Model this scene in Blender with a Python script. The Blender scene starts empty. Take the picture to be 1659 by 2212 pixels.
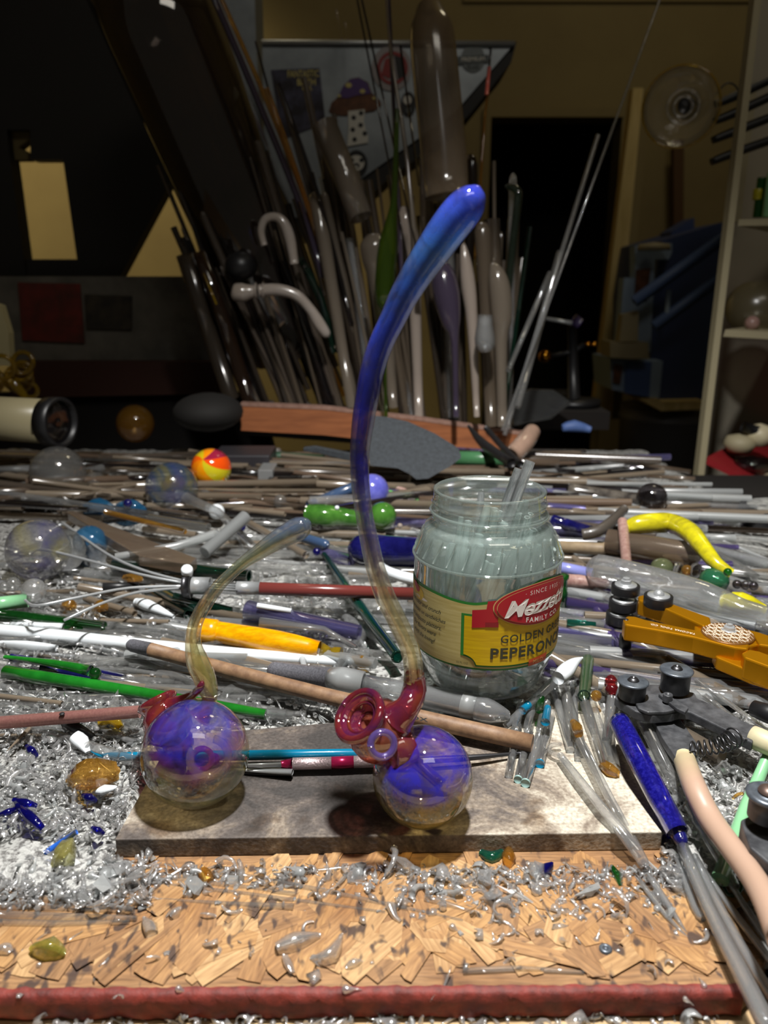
import bpy, bmesh, math, random
import numpy as np
from mathutils import Vector, Matrix, Quaternion, noise

random.seed(7)
rng = np.random.default_rng(7)
sc = bpy.context.scene
col = sc.collection
PI = math.pi

# ------------------------------------------------------------------ camera
F = 1700.0; CX = 829.5; CY = 1106.0; CAMZ = 0.266
PITCH = math.radians(16.0)
cam_d = bpy.data.cameras.new('camera')
cam = bpy.data.objects.new('camera', cam_d); col.objects.link(cam)
cam.location = (0, 0, CAMZ); cam.rotation_euler = (PI / 2 - PITCH, 0, 0)
cam_d.sensor_fit = 'VERTICAL'; cam_d.sensor_height = 36.0
cam_d.lens = F / 2212.0 * 36.0
cam_d.clip_start = 0.02; cam_d.clip_end = 50
cam_d.dof.use_dof = True; cam_d.dof.focus_distance = 0.47; cam_d.dof.aperture_fstop = 9.0
sc.camera = cam

# ------------------------------------------------------------------ world, lights, exposure
w = bpy.data.worlds.new('world'); sc.world = w; w.use_nodes = True
w.node_tree.nodes['Background'].inputs[0].default_value = (0.55, 0.5, 0.4, 1)
w.node_tree.nodes['Background'].inputs[1].default_value = 0.06

def spot(name, loc, target, power, size, blend, radius, color):
    d = bpy.data.lights.new(name, 'SPOT'); d.energy = power
    d.spot_size = math.radians(size); d.spot_blend = blend
    d.shadow_soft_size = radius; d.color = color
    o = bpy.data.objects.new(name, d); col.objects.link(o); o.location = loc
    o.rotation_euler = (Vector(target) - Vector(loc)).to_track_quat('-Z', 'Y').to_euler()
    return o
spot('bench_lamp', (0.06, 0.30, 0.95), (0.19, 0.50, 0.0), 80, 106, 0.85, 0.030, (1.0, 0.985, 0.96))
spot('wall_lamp', (-1.7, 1.95, 1.9), (-1.55, 3.2, 0.45), 105, 88, 0.5, 0.1, (1.0, 0.83, 0.5))
pl = bpy.data.lights.new('room_lamp', 'POINT'); pl.energy = 7; pl.color = (1.0, 0.87, 0.6); pl.shadow_soft_size = 0.15
plo = bpy.data.objects.new('room_lamp', pl); col.objects.link(plo); plo.location = (0.9, 1.9, 2.1)

ca = bpy.data.lights.new('rod_fill_light', 'AREA'); ca.shape = 'RECTANGLE'; ca.size = 0.9; ca.size_y = 0.4; ca.energy = 4.2; ca.color = (1.0, 0.93, 0.8)  # added soft fill to brighten the upright rods and wall, no real fitting
cao = bpy.data.objects.new('rod_fill_light', ca); col.objects.link(cao); cao.location = (0.45, -0.35, 1.9)
cao.rotation_euler = (Vector((0.2, 1.5, 0.2)) - cao.location).to_track_quat('-Z', 'Y').to_euler()
sc.view_settings.view_transform = 'Standard'; sc.view_settings.look = 'None'
sc.view_settings.gamma = 1; sc.view_settings.use_curve_mapping = False
sc.view_settings.exposure = 0.0
cy = sc.cycles
cy.max_bounces = 10; cy.diffuse_bounces = 3; cy.glossy_bounces = 4; cy.transmission_bounces = 8
cy.transparent_max_bounces = 30; cy.caustics_reflective = False; cy.caustics_refractive = False
cy.sample_clamp_indirect = 6.0; cy.sample_clamp_direct = 0; cy.use_denoising = True

# ------------------------------------------------------------------ helpers
FW = Vector((0, math.cos(PITCH), -math.sin(PITCH))); UP = Vector((0, math.sin(PITCH), math.cos(PITCH)))
CAM = Vector((0, 0, CAMZ))
def ray(px, py): return FW + Vector((1, 0, 0)) * ((px - CX) / F) - UP * ((py - CY) / F)
def P(px, py, z=0.0):
    d = ray(px, py); return CAM + d * ((z - CAMZ) / d.z)
def PY(px, py, Y):
    d = ray(px, py); return CAM + d * (Y / d.y)
def dep(p): return (Vector(p) - CAM).dot(FW)
def m(rpx, p): return rpx * dep(p) / F          # size in metres of rpx pixels at point p
def C(r, g, b):
    f = lambda c: (c / 255 / 12.92) if c <= 10 else ((c / 255 + 0.055) / 1.055) ** 2.4
    return (f(r), f(g), f(b))

def mk(name, V, Fc, mat, parent=None, smooth=True, origin=None):
    V = [Vector(v) for v in V]
    if parent is not None: org = Vector(parent['_o'])
    elif origin is not None: org = Vector(origin)
    else:
        xs = [v.x for v in V]; ys = [v.y for v in V]; zs = [v.z for v in V]
        org = Vector(((min(xs) + max(xs)) / 2, (min(ys) + max(ys)) / 2, min(zs)))
    me = bpy.data.meshes.new(name)
    me.from_pydata([v - org for v in V], [], Fc)
    me.materials.append(mat)
    if smooth: me.polygons.foreach_set('use_smooth', [True] * len(me.polygons))
    me.update()
    o = bpy.data.objects.new(name, me); col.objects.link(o)
    if parent is not None: o.parent = parent; o.location = (0, 0, 0) if parent.get('_o') is not None else org
    else: o.location = org
    o['_o'] = tuple(org)
    return o
def tag(o, label=None, cat=None, group=None, kind=None):
    if label: o['label'] = label
    if cat: o['category'] = cat
    if group: o['group'] = group
    if kind: o['kind'] = kind
    return o
def thing(name, label, cat, loc, group=None):
    o = bpy.data.objects.new(name, None); col.objects.link(o); o.location = loc
    o.empty_display_size = 0.01; o['_o'] = tuple(loc)
    return tag(o, label, cat, group)

def catmull(pts, n):
    """pts: list of (Vector, r); returns resampled list"""
    if len(pts) < 3 or n <= 1: return pts
    out = []
    for i in range(len(pts) - 1):
        p0 = pts[max(i - 1, 0)]; p1 = pts[i]; p2 = pts[i + 1]; p3 = pts[min(i + 2, len(pts) - 1)]
        for k in range(n):
            t = k / n; t2 = t * t; t3 = t2 * t
            f = lambda a, b, c, d: 0.5 * ((2 * b) + (c - a) * t + (2 * a - 5 * b + 4 * c - d) * t2 + (3 * b - a - 3 * c + d) * t3)
            out.append((f(p0[0], p1[0], p2[0], p3[0]), max(f(p0[1], p1[1], p2[1], p3[1]), 1e-5)))
    out.append(pts[-1]); return out
def frames(P_):
    n = len(P_); T = []
    for i in range(n):
        a = P_[max(i - 1, 0)]; b = P_[min(i + 1, n - 1)]; t = (b - a)
        T.append(t.normalized() if t.length > 1e-9 else (T[-1] if T else Vector((1, 0, 0))))
    u = Vector((0, 0, 1)).cross(T[0])
    if u.length < 1e-3: u = Vector((1, 0, 0)).cross(T[0])
    u.normalize(); U = [u]
    for i in range(1, n):
        q = T[i - 1].rotation_difference(T[i]); u = q @ U[-1]; u = (u - T[i] * u.dot(T[i])).normalized(); U.append(u)
    return T, U
def tube_vf(pts, rs, seg=14, hollow=0.0, cap=True, sub=1, V=None, Fc=None, twist=0.0, flute=0.0, nf=0):
    """swept tube; hollow>0: open ended with inner wall (fraction of radius)"""
    V = [] if V is None else V; Fc = [] if Fc is None else Fc
    if not isinstance(rs, (list, tuple)): rs = [rs] * len(pts)
    pr = catmull([(Vector(p), r) for p, r in zip(pts, rs)], sub)
    T, U = frames([p for p, _ in pr])
    def ringset(scale):
        base = len(V)
        for i, (p, r) in enumerate(pr):
            Wv = T[i].cross(U[i])
            for k in range(seg):
                a = 2 * PI * k / seg + twist * i
                rr = r * scale * (1 + flute * math.cos(nf * (a - twist * i)))
                V.append(p + (U[i] * math.cos(a) + Wv * math.sin(a)) * rr)
        return base
    n = len(pr); b0 = ringset(1.0)
    for i in range(n - 1):
        for k in range(seg):
            k2 = (k + 1) % seg
            Fc.append((b0 + i * seg + k, b0 + i * seg + k2, b0 + (i + 1) * seg + k2, b0 + (i + 1) * seg + k))
    if hollow > 0:
        b1 = ringset(hollow)
        for i in range(n - 1):
            for k in range(seg):
                k2 = (k + 1) % seg
                Fc.append((b1 + i * seg + k, b1 + (i + 1) * seg + k, b1 + (i + 1) * seg + k2, b1 + i * seg + k2))
        for i in (0, n - 1):
            for k in range(seg):
                k2 = (k + 1) % seg
                Fc.append((b0 + i * seg + k, b1 + i * seg + k, b1 + i * seg + k2, b0 + i * seg + k2))
    elif cap:
        Fc.append(tuple(b0 + k for k in range(seg))); Fc.append(tuple(b0 + (n - 1) * seg + k for k in reversed(range(seg))))
    return V, Fc
def tube(name, pts, rs, mat, parent=None, **kw):
    V, Fc = tube_vf(pts, rs, **kw); return mk(name, V, Fc, mat, parent)
def lathe_vf(prof, center, axis=(0, 0, 1), seg=32, V=None, Fc=None, xdir=None, sx=1.0):
    """prof: list of (r, h) along axis from center"""
    V = [] if V is None else V; Fc = [] if Fc is None else Fc
    ax = Vector(axis).normalized(); u = Vector(xdir) if xdir is not None else (Vector((1, 0, 0)) if abs(ax.x) < 0.9 else Vector((0, 1, 0)))
    u = (u - ax * u.dot(ax)).normalized(); wv = ax.cross(u); c = Vector(center); b = len(V)
    for r, h in prof:
        for k in range(seg):
            a = 2 * PI * k / seg
            V.append(c + ax * h + (u * math.cos(a) * sx + wv * math.sin(a)) * max(r, 1e-6))
    for i in range(len(prof) - 1):
        for k in range(seg):
            k2 = (k + 1) % seg
            Fc.append((b + i * seg + k, b + i * seg + k2, b + (i + 1) * seg + k2, b + (i + 1) * seg + k))
    return V, Fc
def lathe(name, prof, center, mat, parent=None, smooth=True, **kw):
    V, Fc = lathe_vf(prof, center, **kw); return mk(name, V, Fc, mat, parent, smooth)
def ball_prof(r, n=14, z0=0.0, sq=1.0): return [(r * math.sin(PI * i / n), z0 - r * sq * math.cos(PI * i / n)) for i in range(n + 1)]
def ball(name, c, r, mat, parent=None, seg=24, sq=1.0, **kw): return lathe(name, ball_prof(r, max(8, seg // 2), 0, sq), c, mat, parent, seg=seg, **kw)
def prism_vf(top, down, V=None, Fc=None):
    V = [] if V is None else V; Fc = [] if Fc is None else Fc
    n = len(top); b = len(V); d = Vector(down)
    V += [Vector(p) for p in top] + [Vector(p) + d for p in top]
    Fc.append(tuple(b + i for i in range(n))); Fc.append(tuple(b + n + i for i in reversed(range(n))))
    for i in range(n):
        j = (i + 1) % n; Fc.append((b + i, b + n + i, b + n + j, b + j))
    return V, Fc
def prism(name, top, down, mat, parent=None, bevel=0.0, smooth=False):
    V, Fc = prism_vf(top, down); o = mk(name, V, Fc, mat, parent, smooth=False)
    if bevel > 0:
        bv = o.modifiers.new('bevel', 'BEVEL'); bv.width = bevel; bv.segments = 2; bv.limit_method = 'ANGLE'
    return o
def box_vf(lo, hi, V=None, Fc=None):
    x0, y0, z0 = lo; x1, y1, z1 = hi
    return prism_vf([(x0, y0, z1), (x1, y0, z1), (x1, y1, z1), (x0, y1, z1)], (0, 0, z0 - z1), V, Fc)
def box(name, lo, hi, mat, parent=None, bevel=0.0):
    V, Fc = box_vf(lo, hi); o = mk(name, V, Fc, mat, parent, smooth=False)
    if bevel > 0:
        bv = o.modifiers.new('bevel', 'BEVEL'); bv.width = bevel; bv.segments = 2
    return o

# ------------------------------------------------------------------ materials
def newmat(name):
    mt = bpy.data.materials.new(name); mt.use_nodes = True; nt = mt.node_tree; nt.nodes.clear()
    out = nt.nodes.new('ShaderNodeOutputMaterial'); return mt, nt, out
def N(nt, t, **inp):
    n = nt.nodes.new(t)
    for k, v in inp.items():
        if k.startswith('_'): setattr(n, k[1:], v)
        else: n.inputs[k.replace('__', ' ')].default_value = v
    return n
def rgba(c): return (c[0], c[1], c[2], 1)
def ramp(nt, stops, interp='LINEAR'):
    r = nt.nodes.new('ShaderNodeValToRGB'); r.color_ramp.interpolation = interp
    el = r.color_ramp.elements
    while len(el) > 1: el.remove(el[-1])
    el[0].position = stops[0][0]; el[0].color = rgba(stops[0][1]) if len(stops[0][1]) == 3 else stops[0][1]
    for p, c in stops[1:]:
        e = el.new(p); e.color = rgba(c) if len(c) == 3 else c
    return r
def solid(name, c, rough=0.5, metal=0.0, c2=None, scale=60.0, bump=0.0, coat=0.0, detail=5.0, spec=0.5, stretch=None, c3=None, thr=(0.35, 0.65), trans=0.0):
    mt, nt, out = newmat(name); b = N(nt, 'ShaderNodeBsdfPrincipled'); L = nt.links.new
    b.inputs['Base Color'].default_value = rgba(c); b.inputs['Roughness'].default_value = rough; b.inputs['Metallic'].default_value = metal
    b.inputs['Coat Weight'].default_value = coat; b.inputs['Coat Roughness'].default_value = 0.05; b.inputs['Specular IOR Level'].default_value = spec
    b.inputs['Transmission Weight'].default_value = trans
    if c2 is not None or bump:
        tc = N(nt, 'ShaderNodeTexCoord'); mp = N(nt, 'ShaderNodeMapping'); L(tc.outputs['Object'], mp.inputs[0])
        if stretch: mp.inputs['Scale'].default_value = stretch
        nz = N(nt, 'ShaderNodeTexNoise', Scale=scale, Detail=detail, Roughness=0.6); L(mp.outputs[0], nz.inputs['Vector'])
        if c2 is not None:
            st = [(thr[0], c), (thr[1], c2)] + ([(min(1, thr[1] + 0.15), c3)] if c3 else [])
            r = ramp(nt, st); L(nz.outputs['Fac'], r.inputs[0]); L(r.outputs[0], b.inputs['Base Color'])
        if bump:
            bp = N(nt, 'ShaderNodeBump', Strength=1.0, Distance=bump); L(nz.outputs['Fac'], bp.inputs['Height']); L(bp.outputs[0], b.inputs['Normal'])
    L(b.outputs[0], out.inputs[0]); return mt

def glass(name, tint=(0.96, 0.98, 0.97), opac=0.0, dcol=(0.8, 0.8, 0.8), rough=0.03, refr=0.25, ior=1.3, edge=0.4, bump=0.0, bscale=200.0, stain=None, gloss=0.06, zst=None, nsc=35.0):
    """see-through glass: partly thin-walled (passes light straight), partly refracting, with darker longer-path edges.
    stain=(colour ramp stops by noise) ; zst=[(z, dcol, opac)] fume colour by height above the object's base"""
    mt, nt, out = newmat(name); L = nt.links.new
    lw = N(nt, 'ShaderNodeLayerWeight', Blend=0.5)
    pw = N(nt, 'ShaderNodeMath', _operation='POWER'); L(lw.outputs['Facing'], pw.inputs[0]); pw.inputs[1].default_value = 3.0
    tm = N(nt, 'ShaderNodeMix', _data_type='RGBA'); L(pw.outputs[0], tm.inputs['Factor'])
    tm.inputs[6].default_value = rgba(tint); tm.inputs[7].default_value = rgba([t * edge for t in tint])
    tr = N(nt, 'ShaderNodeBsdfTransparent'); L(tm.outputs[2], tr.inputs[0]); cur = tr.outputs[0]
    nrm = None
    if bump:
        tcb = N(nt, 'ShaderNodeTexCoord'); nb = N(nt, 'ShaderNodeTexNoise', Scale=bscale, Detail=2.0); L(tcb.outputs['Object'], nb.inputs['Vector'])
        bp = N(nt, 'ShaderNodeBump', Strength=1.0, Distance=bump); L(nb.outputs['Fac'], bp.inputs['Height']); nrm = bp.outputs[0]
    if refr > 0:
        rf = N(nt, 'ShaderNodeBsdfRefraction', Roughness=rough * 0.5, IOR=ior); L(tm.outputs[2], rf.inputs[0])
        if nrm: L(nrm, rf.inputs['Normal'])
        mx = N(nt, 'ShaderNodeMixShader', Fac=refr); L(cur, mx.inputs[1]); L(rf.outputs[0], mx.inputs[2]); cur = mx.outputs[0]
    if opac > 0 or zst:
        df = N(nt, 'ShaderNodeBsdfDiffuse'); tl = N(nt, 'ShaderNodeBsdfTranslucent'); md = N(nt, 'ShaderNodeMixShader', Fac=0.4)
        L(df.outputs[0], md.inputs[1]); L(tl.outputs[0], md.inputs[2])
        mo = N(nt, 'ShaderNodeMixShader', Fac=opac); L(cur, mo.inputs[1]); L(md.outputs[0], mo.inputs[2]); cur = mo.outputs[0]
        tc = N(nt, 'ShaderNodeTexCoord')
        if zst:
            sp = N(nt, 'ShaderNodeSeparateXYZ'); L(tc.outputs['Object'], sp.inputs[0])
            nz = N(nt, 'ShaderNodeTexNoise', Scale=nsc, Detail=3.0, Distortion=1.5); L(tc.outputs['Object'], nz.inputs['Vector'])
            zmax = zst[-1][0]
            a = N(nt, 'ShaderNodeMath', _operation='DIVIDE'); L(sp.outputs[2], a.inputs[0]); a.inputs[1].default_value = zmax
            nn = N(nt, 'ShaderNodeMath', _operation='MULTIPLY_ADD'); L(nz.outputs['Fac'], nn.inputs[0]); nn.inputs[1].default_value = zst[0][3]; nn.inputs[2].default_value = -zst[0][3] / 2
            ad = N(nt, 'ShaderNodeMath', _operation='ADD'); L(a.outputs[0], ad.inputs[0]); L(nn.outputs[0], ad.inputs[1])
            r = ramp(nt, [(max(0, z[0] / zmax), (z[1][0], z[1][1], z[1][2], 1)) for z in zst]); L(ad.outputs[0], r.inputs[0])
            ro = ramp(nt, [(max(0, z[0] / zmax), (z[2], z[2], z[2], 1)) for z in zst]); L(ad.outputs[0], ro.inputs[0])
            L(r.outputs[0], df.inputs[0]); L(r.outputs[0], tl.inputs[0])
            n2 = N(nt, 'ShaderNodeTexNoise', Scale=nsc * 2.2, Detail=4.0, Distortion=2.0); L(tc.outputs['Object'], n2.inputs['Vector'])
            r2 = ramp(nt, [(0.32, (0.3,) * 3), (0.62, (1.3,) * 3)]); L(n2.outputs['Fac'], r2.inputs[0])
            ml = N(nt, 'ShaderNodeMath', _operation='MULTIPLY', _use_clamp=True); L(ro.outputs[0], ml.inputs[0]); L(r2.outputs[0], ml.inputs[1])
            iv = N(nt, 'ShaderNodeMath', _operation='SUBTRACT'); iv.inputs[0].default_value = 1.0; L(pw.outputs[0], iv.inputs[1])
            m5 = N(nt, 'ShaderNodeMath', _operation='MULTIPLY'); L(ml.outputs[0], m5.inputs[0]); L(iv.outputs[0], m5.inputs[1]); L(m5.outputs[0], mo.inputs[0])
        elif stain:
            nz = N(nt, 'ShaderNodeTexNoise', Scale=nsc, Detail=4.0, Distortion=1.0); L(tc.outputs['Object'], nz.inputs['Vector'])
            r = ramp(nt, stain); L(nz.outputs['Fac'], r.inputs[0]); L(r.outputs[0], df.inputs[0]); L(r.outputs[0], tl.inputs[0])
        else:
            df.inputs[0].default_value = rgba(dcol); tl.inputs[0].default_value = rgba(dcol)
    gl = N(nt, 'ShaderNodeBsdfGlossy', Roughness=rough); gl.inputs[0].default_value = (1, 1, 1, 1)
    if nrm: L(nrm, gl.inputs['Normal'])
    gf = N(nt, 'ShaderNodeMath', _operation='MULTIPLY_ADD'); L(pw.outputs[0], gf.inputs[0]); gf.inputs[1].default_value = 0.55; gf.inputs[2].default_value = gloss
    mg = N(nt, 'ShaderNodeMixShader'); L(gf.outputs[0], mg.inputs[0]); L(cur, mg.inputs[1]); L(gl.outputs[0], mg.inputs[2])
    L(mg.outputs[0], out.inputs[0]); return mt

M = {}
M['clear'] = glass('clear_glass', (0.96, 0.965, 0.96), opac=0.10, dcol=(0.85, 0.85, 0.84), rough=0.08, edge=0.5, gloss=.10)
M['clear2'] = glass('clear_glass_cool', (0.94, 0.955, 0.96), opac=0.16, dcol=(0.82, 0.83, 0.84), rough=0.07, edge=0.45, bump=0.0004, bscale=120, gloss=.12)
M['shard'] = glass('shard_glass', (0.98, 0.985, 0.985), opac=0.22, dcol=(0.95, 0.95, 0.95), rough=0.12, refr=0.2, ior=1.3, edge=0.62, gloss=0.25)
M['frost'] = glass('frosted_glass', (0.8, 0.82, 0.82), opac=0.4, dcol=(0.75, 0.77, 0.77), rough=0.3, edge=0.5)
M['dusty'] = glass('dusty_glass', (0.62, 0.58, 0.52), opac=0.42, dcol=C(150, 130, 112), rough=0.16, refr=0.0, edge=0.5)
M['dusty2'] = glass('dusty_grey_glass', (0.6, 0.58, 0.56), opac=0.5, dcol=C(125, 112, 100), rough=0.2, refr=0.0, edge=0.5)
M['darkgl'] = glass('smoked_glass', (0.35, 0.33, 0.34), opac=0.2, dcol=C(55, 50, 52), rough=0.08, refr=0.0)
M['lav'] = glass('lavender_glass', (0.72, 0.70, 0.92), opac=0.22, dcol=C(150, 145, 205), rough=0.06)
M['purp'] = glass('purple_glass', (0.55, 0.48, 0.78), opac=0.3, dcol=C(120, 105, 165), rough=0.08)
M['aqua'] = glass('aqua_glass', (0.97, 0.99, 0.985), opac=0.12, dcol=C(220, 238, 232), rough=0.04, refr=0.12, edge=0.68, gloss=.09)
M['water'] = glass('water', (0.95, 0.98, 0.97), opac=0.16, dcol=C(214, 228, 222), rough=0.02, refr=0.0, edge=0.8)
M['tealg'] = glass('teal_glass', (0.15, 0.5, 0.42), opac=0.35, dcol=C(25, 100, 85), rough=0.05)
M['greeng'] = glass('green_glass', (0.12, 0.5, 0.15), opac=0.3, dcol=C(30, 95, 40), rough=0.05)
M['dgreen'] = glass('deep_green_glass', (0.08, 0.25, 0.18), opac=0.45, dcol=C(18, 60, 45), rough=0.05, refr=0)
M['amber'] = glass('amber_glass', (0.93, 0.72, 0.36), opac=0.2, dcol=C(205, 150, 60), rough=0.05)
M['ygl'] = glass('yellow_glass', (0.85, 0.72, 0.2), opac=0.35, dcol=C(200, 165, 40), rough=0.04)
M['cobg'] = glass('cobalt_glass', (0.05, 0.05, 0.55), opac=0.3, dcol=C(25, 25, 130), rough=0.04)
M['redg'] = glass('red_glass', (0.6, 0.12, 0.12), opac=0.4, dcol=C(120, 30, 40), rough=0.05)
M['cobalt'] = solid('cobalt_rod', C(14, 12, 96), 0.12, coat=1, c2=C(36, 34, 140), scale=500, thr=(0.45, 0.75))
M['navy'] = solid('navy_glass', C(12, 12, 60), 0.1, coat=1, c2=C(24, 24, 90), scale=80)
M['white'] = solid('white_opal', C(228, 234, 238), 0.15, coat=0.6)
M['green'] = solid('green_opaque', C(30, 120, 34), 0.12, coat=0.8, c2=C(20, 92, 26), scale=40)
M['mint'] = solid('mint_green', C(132, 190, 142), 0.25, coat=0.5)
M['lgreen'] = solid('light_green', C(105, 180, 95), 0.2, coat=0.5)
M['olive'] = solid('olive_green', C(70, 120, 45), 0.15, coat=0.7, c2=C(45, 90, 30), scale=60)
M['yellowfrit'] = solid('yellow_frit', C(232, 170, 0), 0.25, c2=C(205, 130, 0), scale=260, coat=0.7, stretch=(0.3, 1, 1), c3=C(240, 200, 60))
M['yellow'] = solid('yellow_striped', C(200, 190, 25), 0.2, c2=C(165, 155, 30), scale=160, coat=0.7, stretch=(0.4, 1, 1))
M['mauve'] = solid('mauve', C(140, 105, 98), 0.35, c2=C(165, 135, 125), scale=300)
M['pink'] = solid('pink_metal', C(196, 134, 128), 0.3, metal=0.4, c2=C(215, 155, 145), scale=700)
M['maroon'] = solid('maroon_paint', C(105, 48, 44), 0.2, coat=0.4)
M['magenta'] = solid('magenta_anodised', C(165, 30, 75), 0.25, metal=0.6)
M['knurl'] = solid('knurled_silver', C(190, 170, 172), 0.35, metal=0.7, bump=0.0004, scale=900)
M['teal'] = solid('teal_paint', C(10, 110, 145), 0.12, coat=0.8)
M['steel'] = solid('steel', C(185, 188, 190), 0.3, metal=0.55)
M['dsteel'] = solid('dark_steel', C(85, 85, 88), 0.35, metal=0.9)
M['graph'] = solid('graphite', C(92, 92, 98), 0.45, c2=C(125, 125, 132), scale=900, metal=0.3)
M['brown'] = solid('scorched_brown_rod', C(112, 84, 62), 0.55, c2=C(142, 112, 84), scale=130, bump=0.0003, c3=C(92, 70, 56), detail=8)
M['black'] = solid('black_rubber', C(26, 26, 28), 0.4)
M['blackmet'] = solid('black_steel', C(52, 53, 56), 0.45, metal=0.2, c2=C(88, 89, 92), scale=120, detail=8)
M['washer'] = solid('grey_washer', C(105, 112, 120), 0.35, metal=0.5, c2=C(80, 86, 94), scale=200)
M['gold'] = solid('gold_anodised', C(205, 140, 12), 0.32, metal=0.75)
M['etch'] = solid('etched_lines', C(235, 215, 190), 0.5)
M['cream'] = solid('cream_grip', C(205, 196, 160), 0.5, coat=0.2, c2=C(190, 176, 146), scale=50)
M['pinkgrip'] = solid('worn_pink_grip', C(200, 190, 152), 0.45, coat=0.2)
M['leather'] = solid('black_felt', C(52, 57, 62), 0.8, c2=C(40, 44, 48), scale=250, bump=0.0004)
M['wood'] = solid('orange_wood', C(170, 104, 62), 0.6, c2=C(140, 82, 48), scale=30, stretch=(0.4, 4, 4), bump=0.0003)
M['woodtop'] = solid('dusty_wood', C(165, 130, 115), 0.9, c2=C(140, 105, 90), scale=90)
M['pine'] = solid('pine_wood', C(226, 202, 140), 0.7, c2=C(200, 175, 110), scale=10, stretch=(4, 4, 0.5))
M['plum'] = solid('plum_glass', C(58, 50, 66), 0.15, coat=1)
M['opal'] = solid('beige_opal', C(146, 134, 124), 0.15, coat=0.8)
M['pinkopal'] = solid('pink_opal', C(165, 135, 118), 0.15, coat=0.8, c2=C(150, 125, 108), scale=50)

def grip_mat():
    mt, nt, out = newmat('worn_grip_fade'); L = nt.links.new; b = N(nt, 'ShaderNodeBsdfPrincipled', Roughness=.45); tc = N(nt, 'ShaderNodeTexCoord'); sp = N(nt, 'ShaderNodeSeparateXYZ')
    L(tc.outputs['Object'], sp.inputs[0]); nz = N(nt, 'ShaderNodeTexNoise', Scale=90.0, Detail=5.0); L(tc.outputs['Object'], nz.inputs['Vector'])
    a = N(nt, 'ShaderNodeMath', _operation='MULTIPLY_ADD'); L(sp.outputs[1], a.inputs[0]); a.inputs[1].default_value = -7.0; nq = N(nt, 'ShaderNodeMath', _operation='MULTIPLY'); nq.inputs[1].default_value = .25; L(nz.outputs['Fac'], nq.inputs[0]); L(nq.outputs[0], a.inputs[2])
    r = ramp(nt, [(.42, C(190, 182, 140)), (.62, C(184, 162, 132)), (.8, C(176, 146, 126))]); mm = N(nt, 'ShaderNodeMath', _operation='MULTIPLY'); mm.inputs[1].default_value = 1.0; L(a.outputs[0], mm.inputs[0]); L(mm.outputs[0], r.inputs[0])
    L(r.outputs[0], b.inputs['Base Color']); b.inputs['Coat Weight'].default_value = .2; L(b.outputs[0], out.inputs[0]); return mt
M['pinkgrip'] = grip_mat()

# ------------------------------------------------------------------ lettering (made first, while the scene is small)
def text_vf(s, size, shear=0.0, off=0.0, spacing=1.0, align='CENTER'):
    cu = bpy.data.curves.new('t', 'FONT'); cu.body = s; cu.size = size; cu.shear = shear; cu.offset = off
    cu.space_character = spacing; cu.align_x = align; cu.align_y = 'CENTER'; cu.resolution_u = 3
    o = bpy.data.objects.new('t', cu); col.objects.link(o)
    dg = bpy.context.evaluated_depsgraph_get(); me = bpy.data.meshes.new_from_object(o.evaluated_get(dg))
    V = [v.co.copy() for v in me.vertices]; Fc = [tuple(p.vertices) for p in me.polygons]
    bpy.data.objects.remove(o); bpy.data.curves.remove(cu); bpy.data.meshes.remove(me)
    return V, Fc
TXT = {}
for key, s, size, sh, off, sp in [
    ('mezz', 'Mezzetta', 0.0165, 0.35, 0.0005, 0.93), ('since', '\u00b7 SINCE 1935 \u00b7', 0.0037, 0, 0.0, 1.25), ('fam', 'FAMILY CO.', 0.0042, 0, 0.0001, 1.25),
    ('gg', 'GOLDEN GREEK', 0.0066, 0, 0.0001, 1.1), ('pep', 'PEPERONCINI', 0.0098, 0, 0.0003, 1.12),
    ('l1', 'Bold color and crunch', 0.0036, 0.4, 0.00003, 0.95), ('l2', 'peperoncini on sandwiches', 0.0036, 0.4, 0.00003, 0.95),
    ('l3', 'and antipasto platters.', 0.0036, 0.4, 0.00003, 0.95), ('l4', 'Our flavors were', 0.0036, 0.4, 0.00003, 0.95), ('l5', 'worth the loving!', 0.0036, 0.4, 0.00003, 0.95),
    ('oz', '32 FL OZ', 0.0030, 0, 0, 1.0), ('ml', '(946 mL)', 0.0030, 0, 0, 1.0), ('mild', 'MILD', 0.0034, 0, 0, 1.0),
    ('tool', 'TACOMA TOOL CO.', 1.0, 0, 0.01, 1.15), ('fs', 'FANTASTIC', 1.0, 0, 0.02, 1), ('fs2', 'BATH', 1.0, 0, 0.03, 1), ('fs3', 'CO.', 1.0, 0, 0.03, 1),
    ('comp', 'PREMIUM', 1.0, 0, 0.02, 1), ('comp2', 'GLASS', 1.0, 0, 0.02, 1), ('rod', 'POX', 1.0, 0, 0.03, 1.1)]:
    TXT[key] = text_vf(s, size, sh, off, sp)

# ------------------------------------------------------------------ setting: walls, floor, door, posts
def wallmat(name, c, c2):
    return solid(name, c, 0.8, c2=c2, scale=2.5, bump=0.0004)
M['wall'] = wallmat('olive_plaster', C(148, 132, 88), C(136, 120, 80))
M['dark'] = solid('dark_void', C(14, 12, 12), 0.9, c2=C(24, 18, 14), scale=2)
M['grey'] = solid('grey_board', C(120, 116, 108), 0.8, c2=C(90, 88, 82), scale=14)
M['sheet'] = solid('galvanised_sheet', C(165, 172, 178), 0.42, metal=0.55, c2=C(135, 142, 148), scale=9)
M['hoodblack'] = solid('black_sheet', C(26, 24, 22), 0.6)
M['blue'] = solid('blue_paint', C(78, 104, 160), 0.55); M['dblue'] = solid('dark_blue_paint', C(56, 72, 118), 0.55)
M['lblue'] = solid('pale_blue_paint', C(150, 172, 200), 0.5)
M['shelf'] = solid('painted_shelf', C(165, 155, 125), 0.6); M['shelfg'] = solid('grey_shelf_panel', C(168, 160, 142), 0.7)
M['red'] = solid('red_paint', C(150, 35, 40), 0.5); M['brownred'] = solid('red_brown_wood', C(62, 32, 22), 0.7)
WY = 3.2
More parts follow.
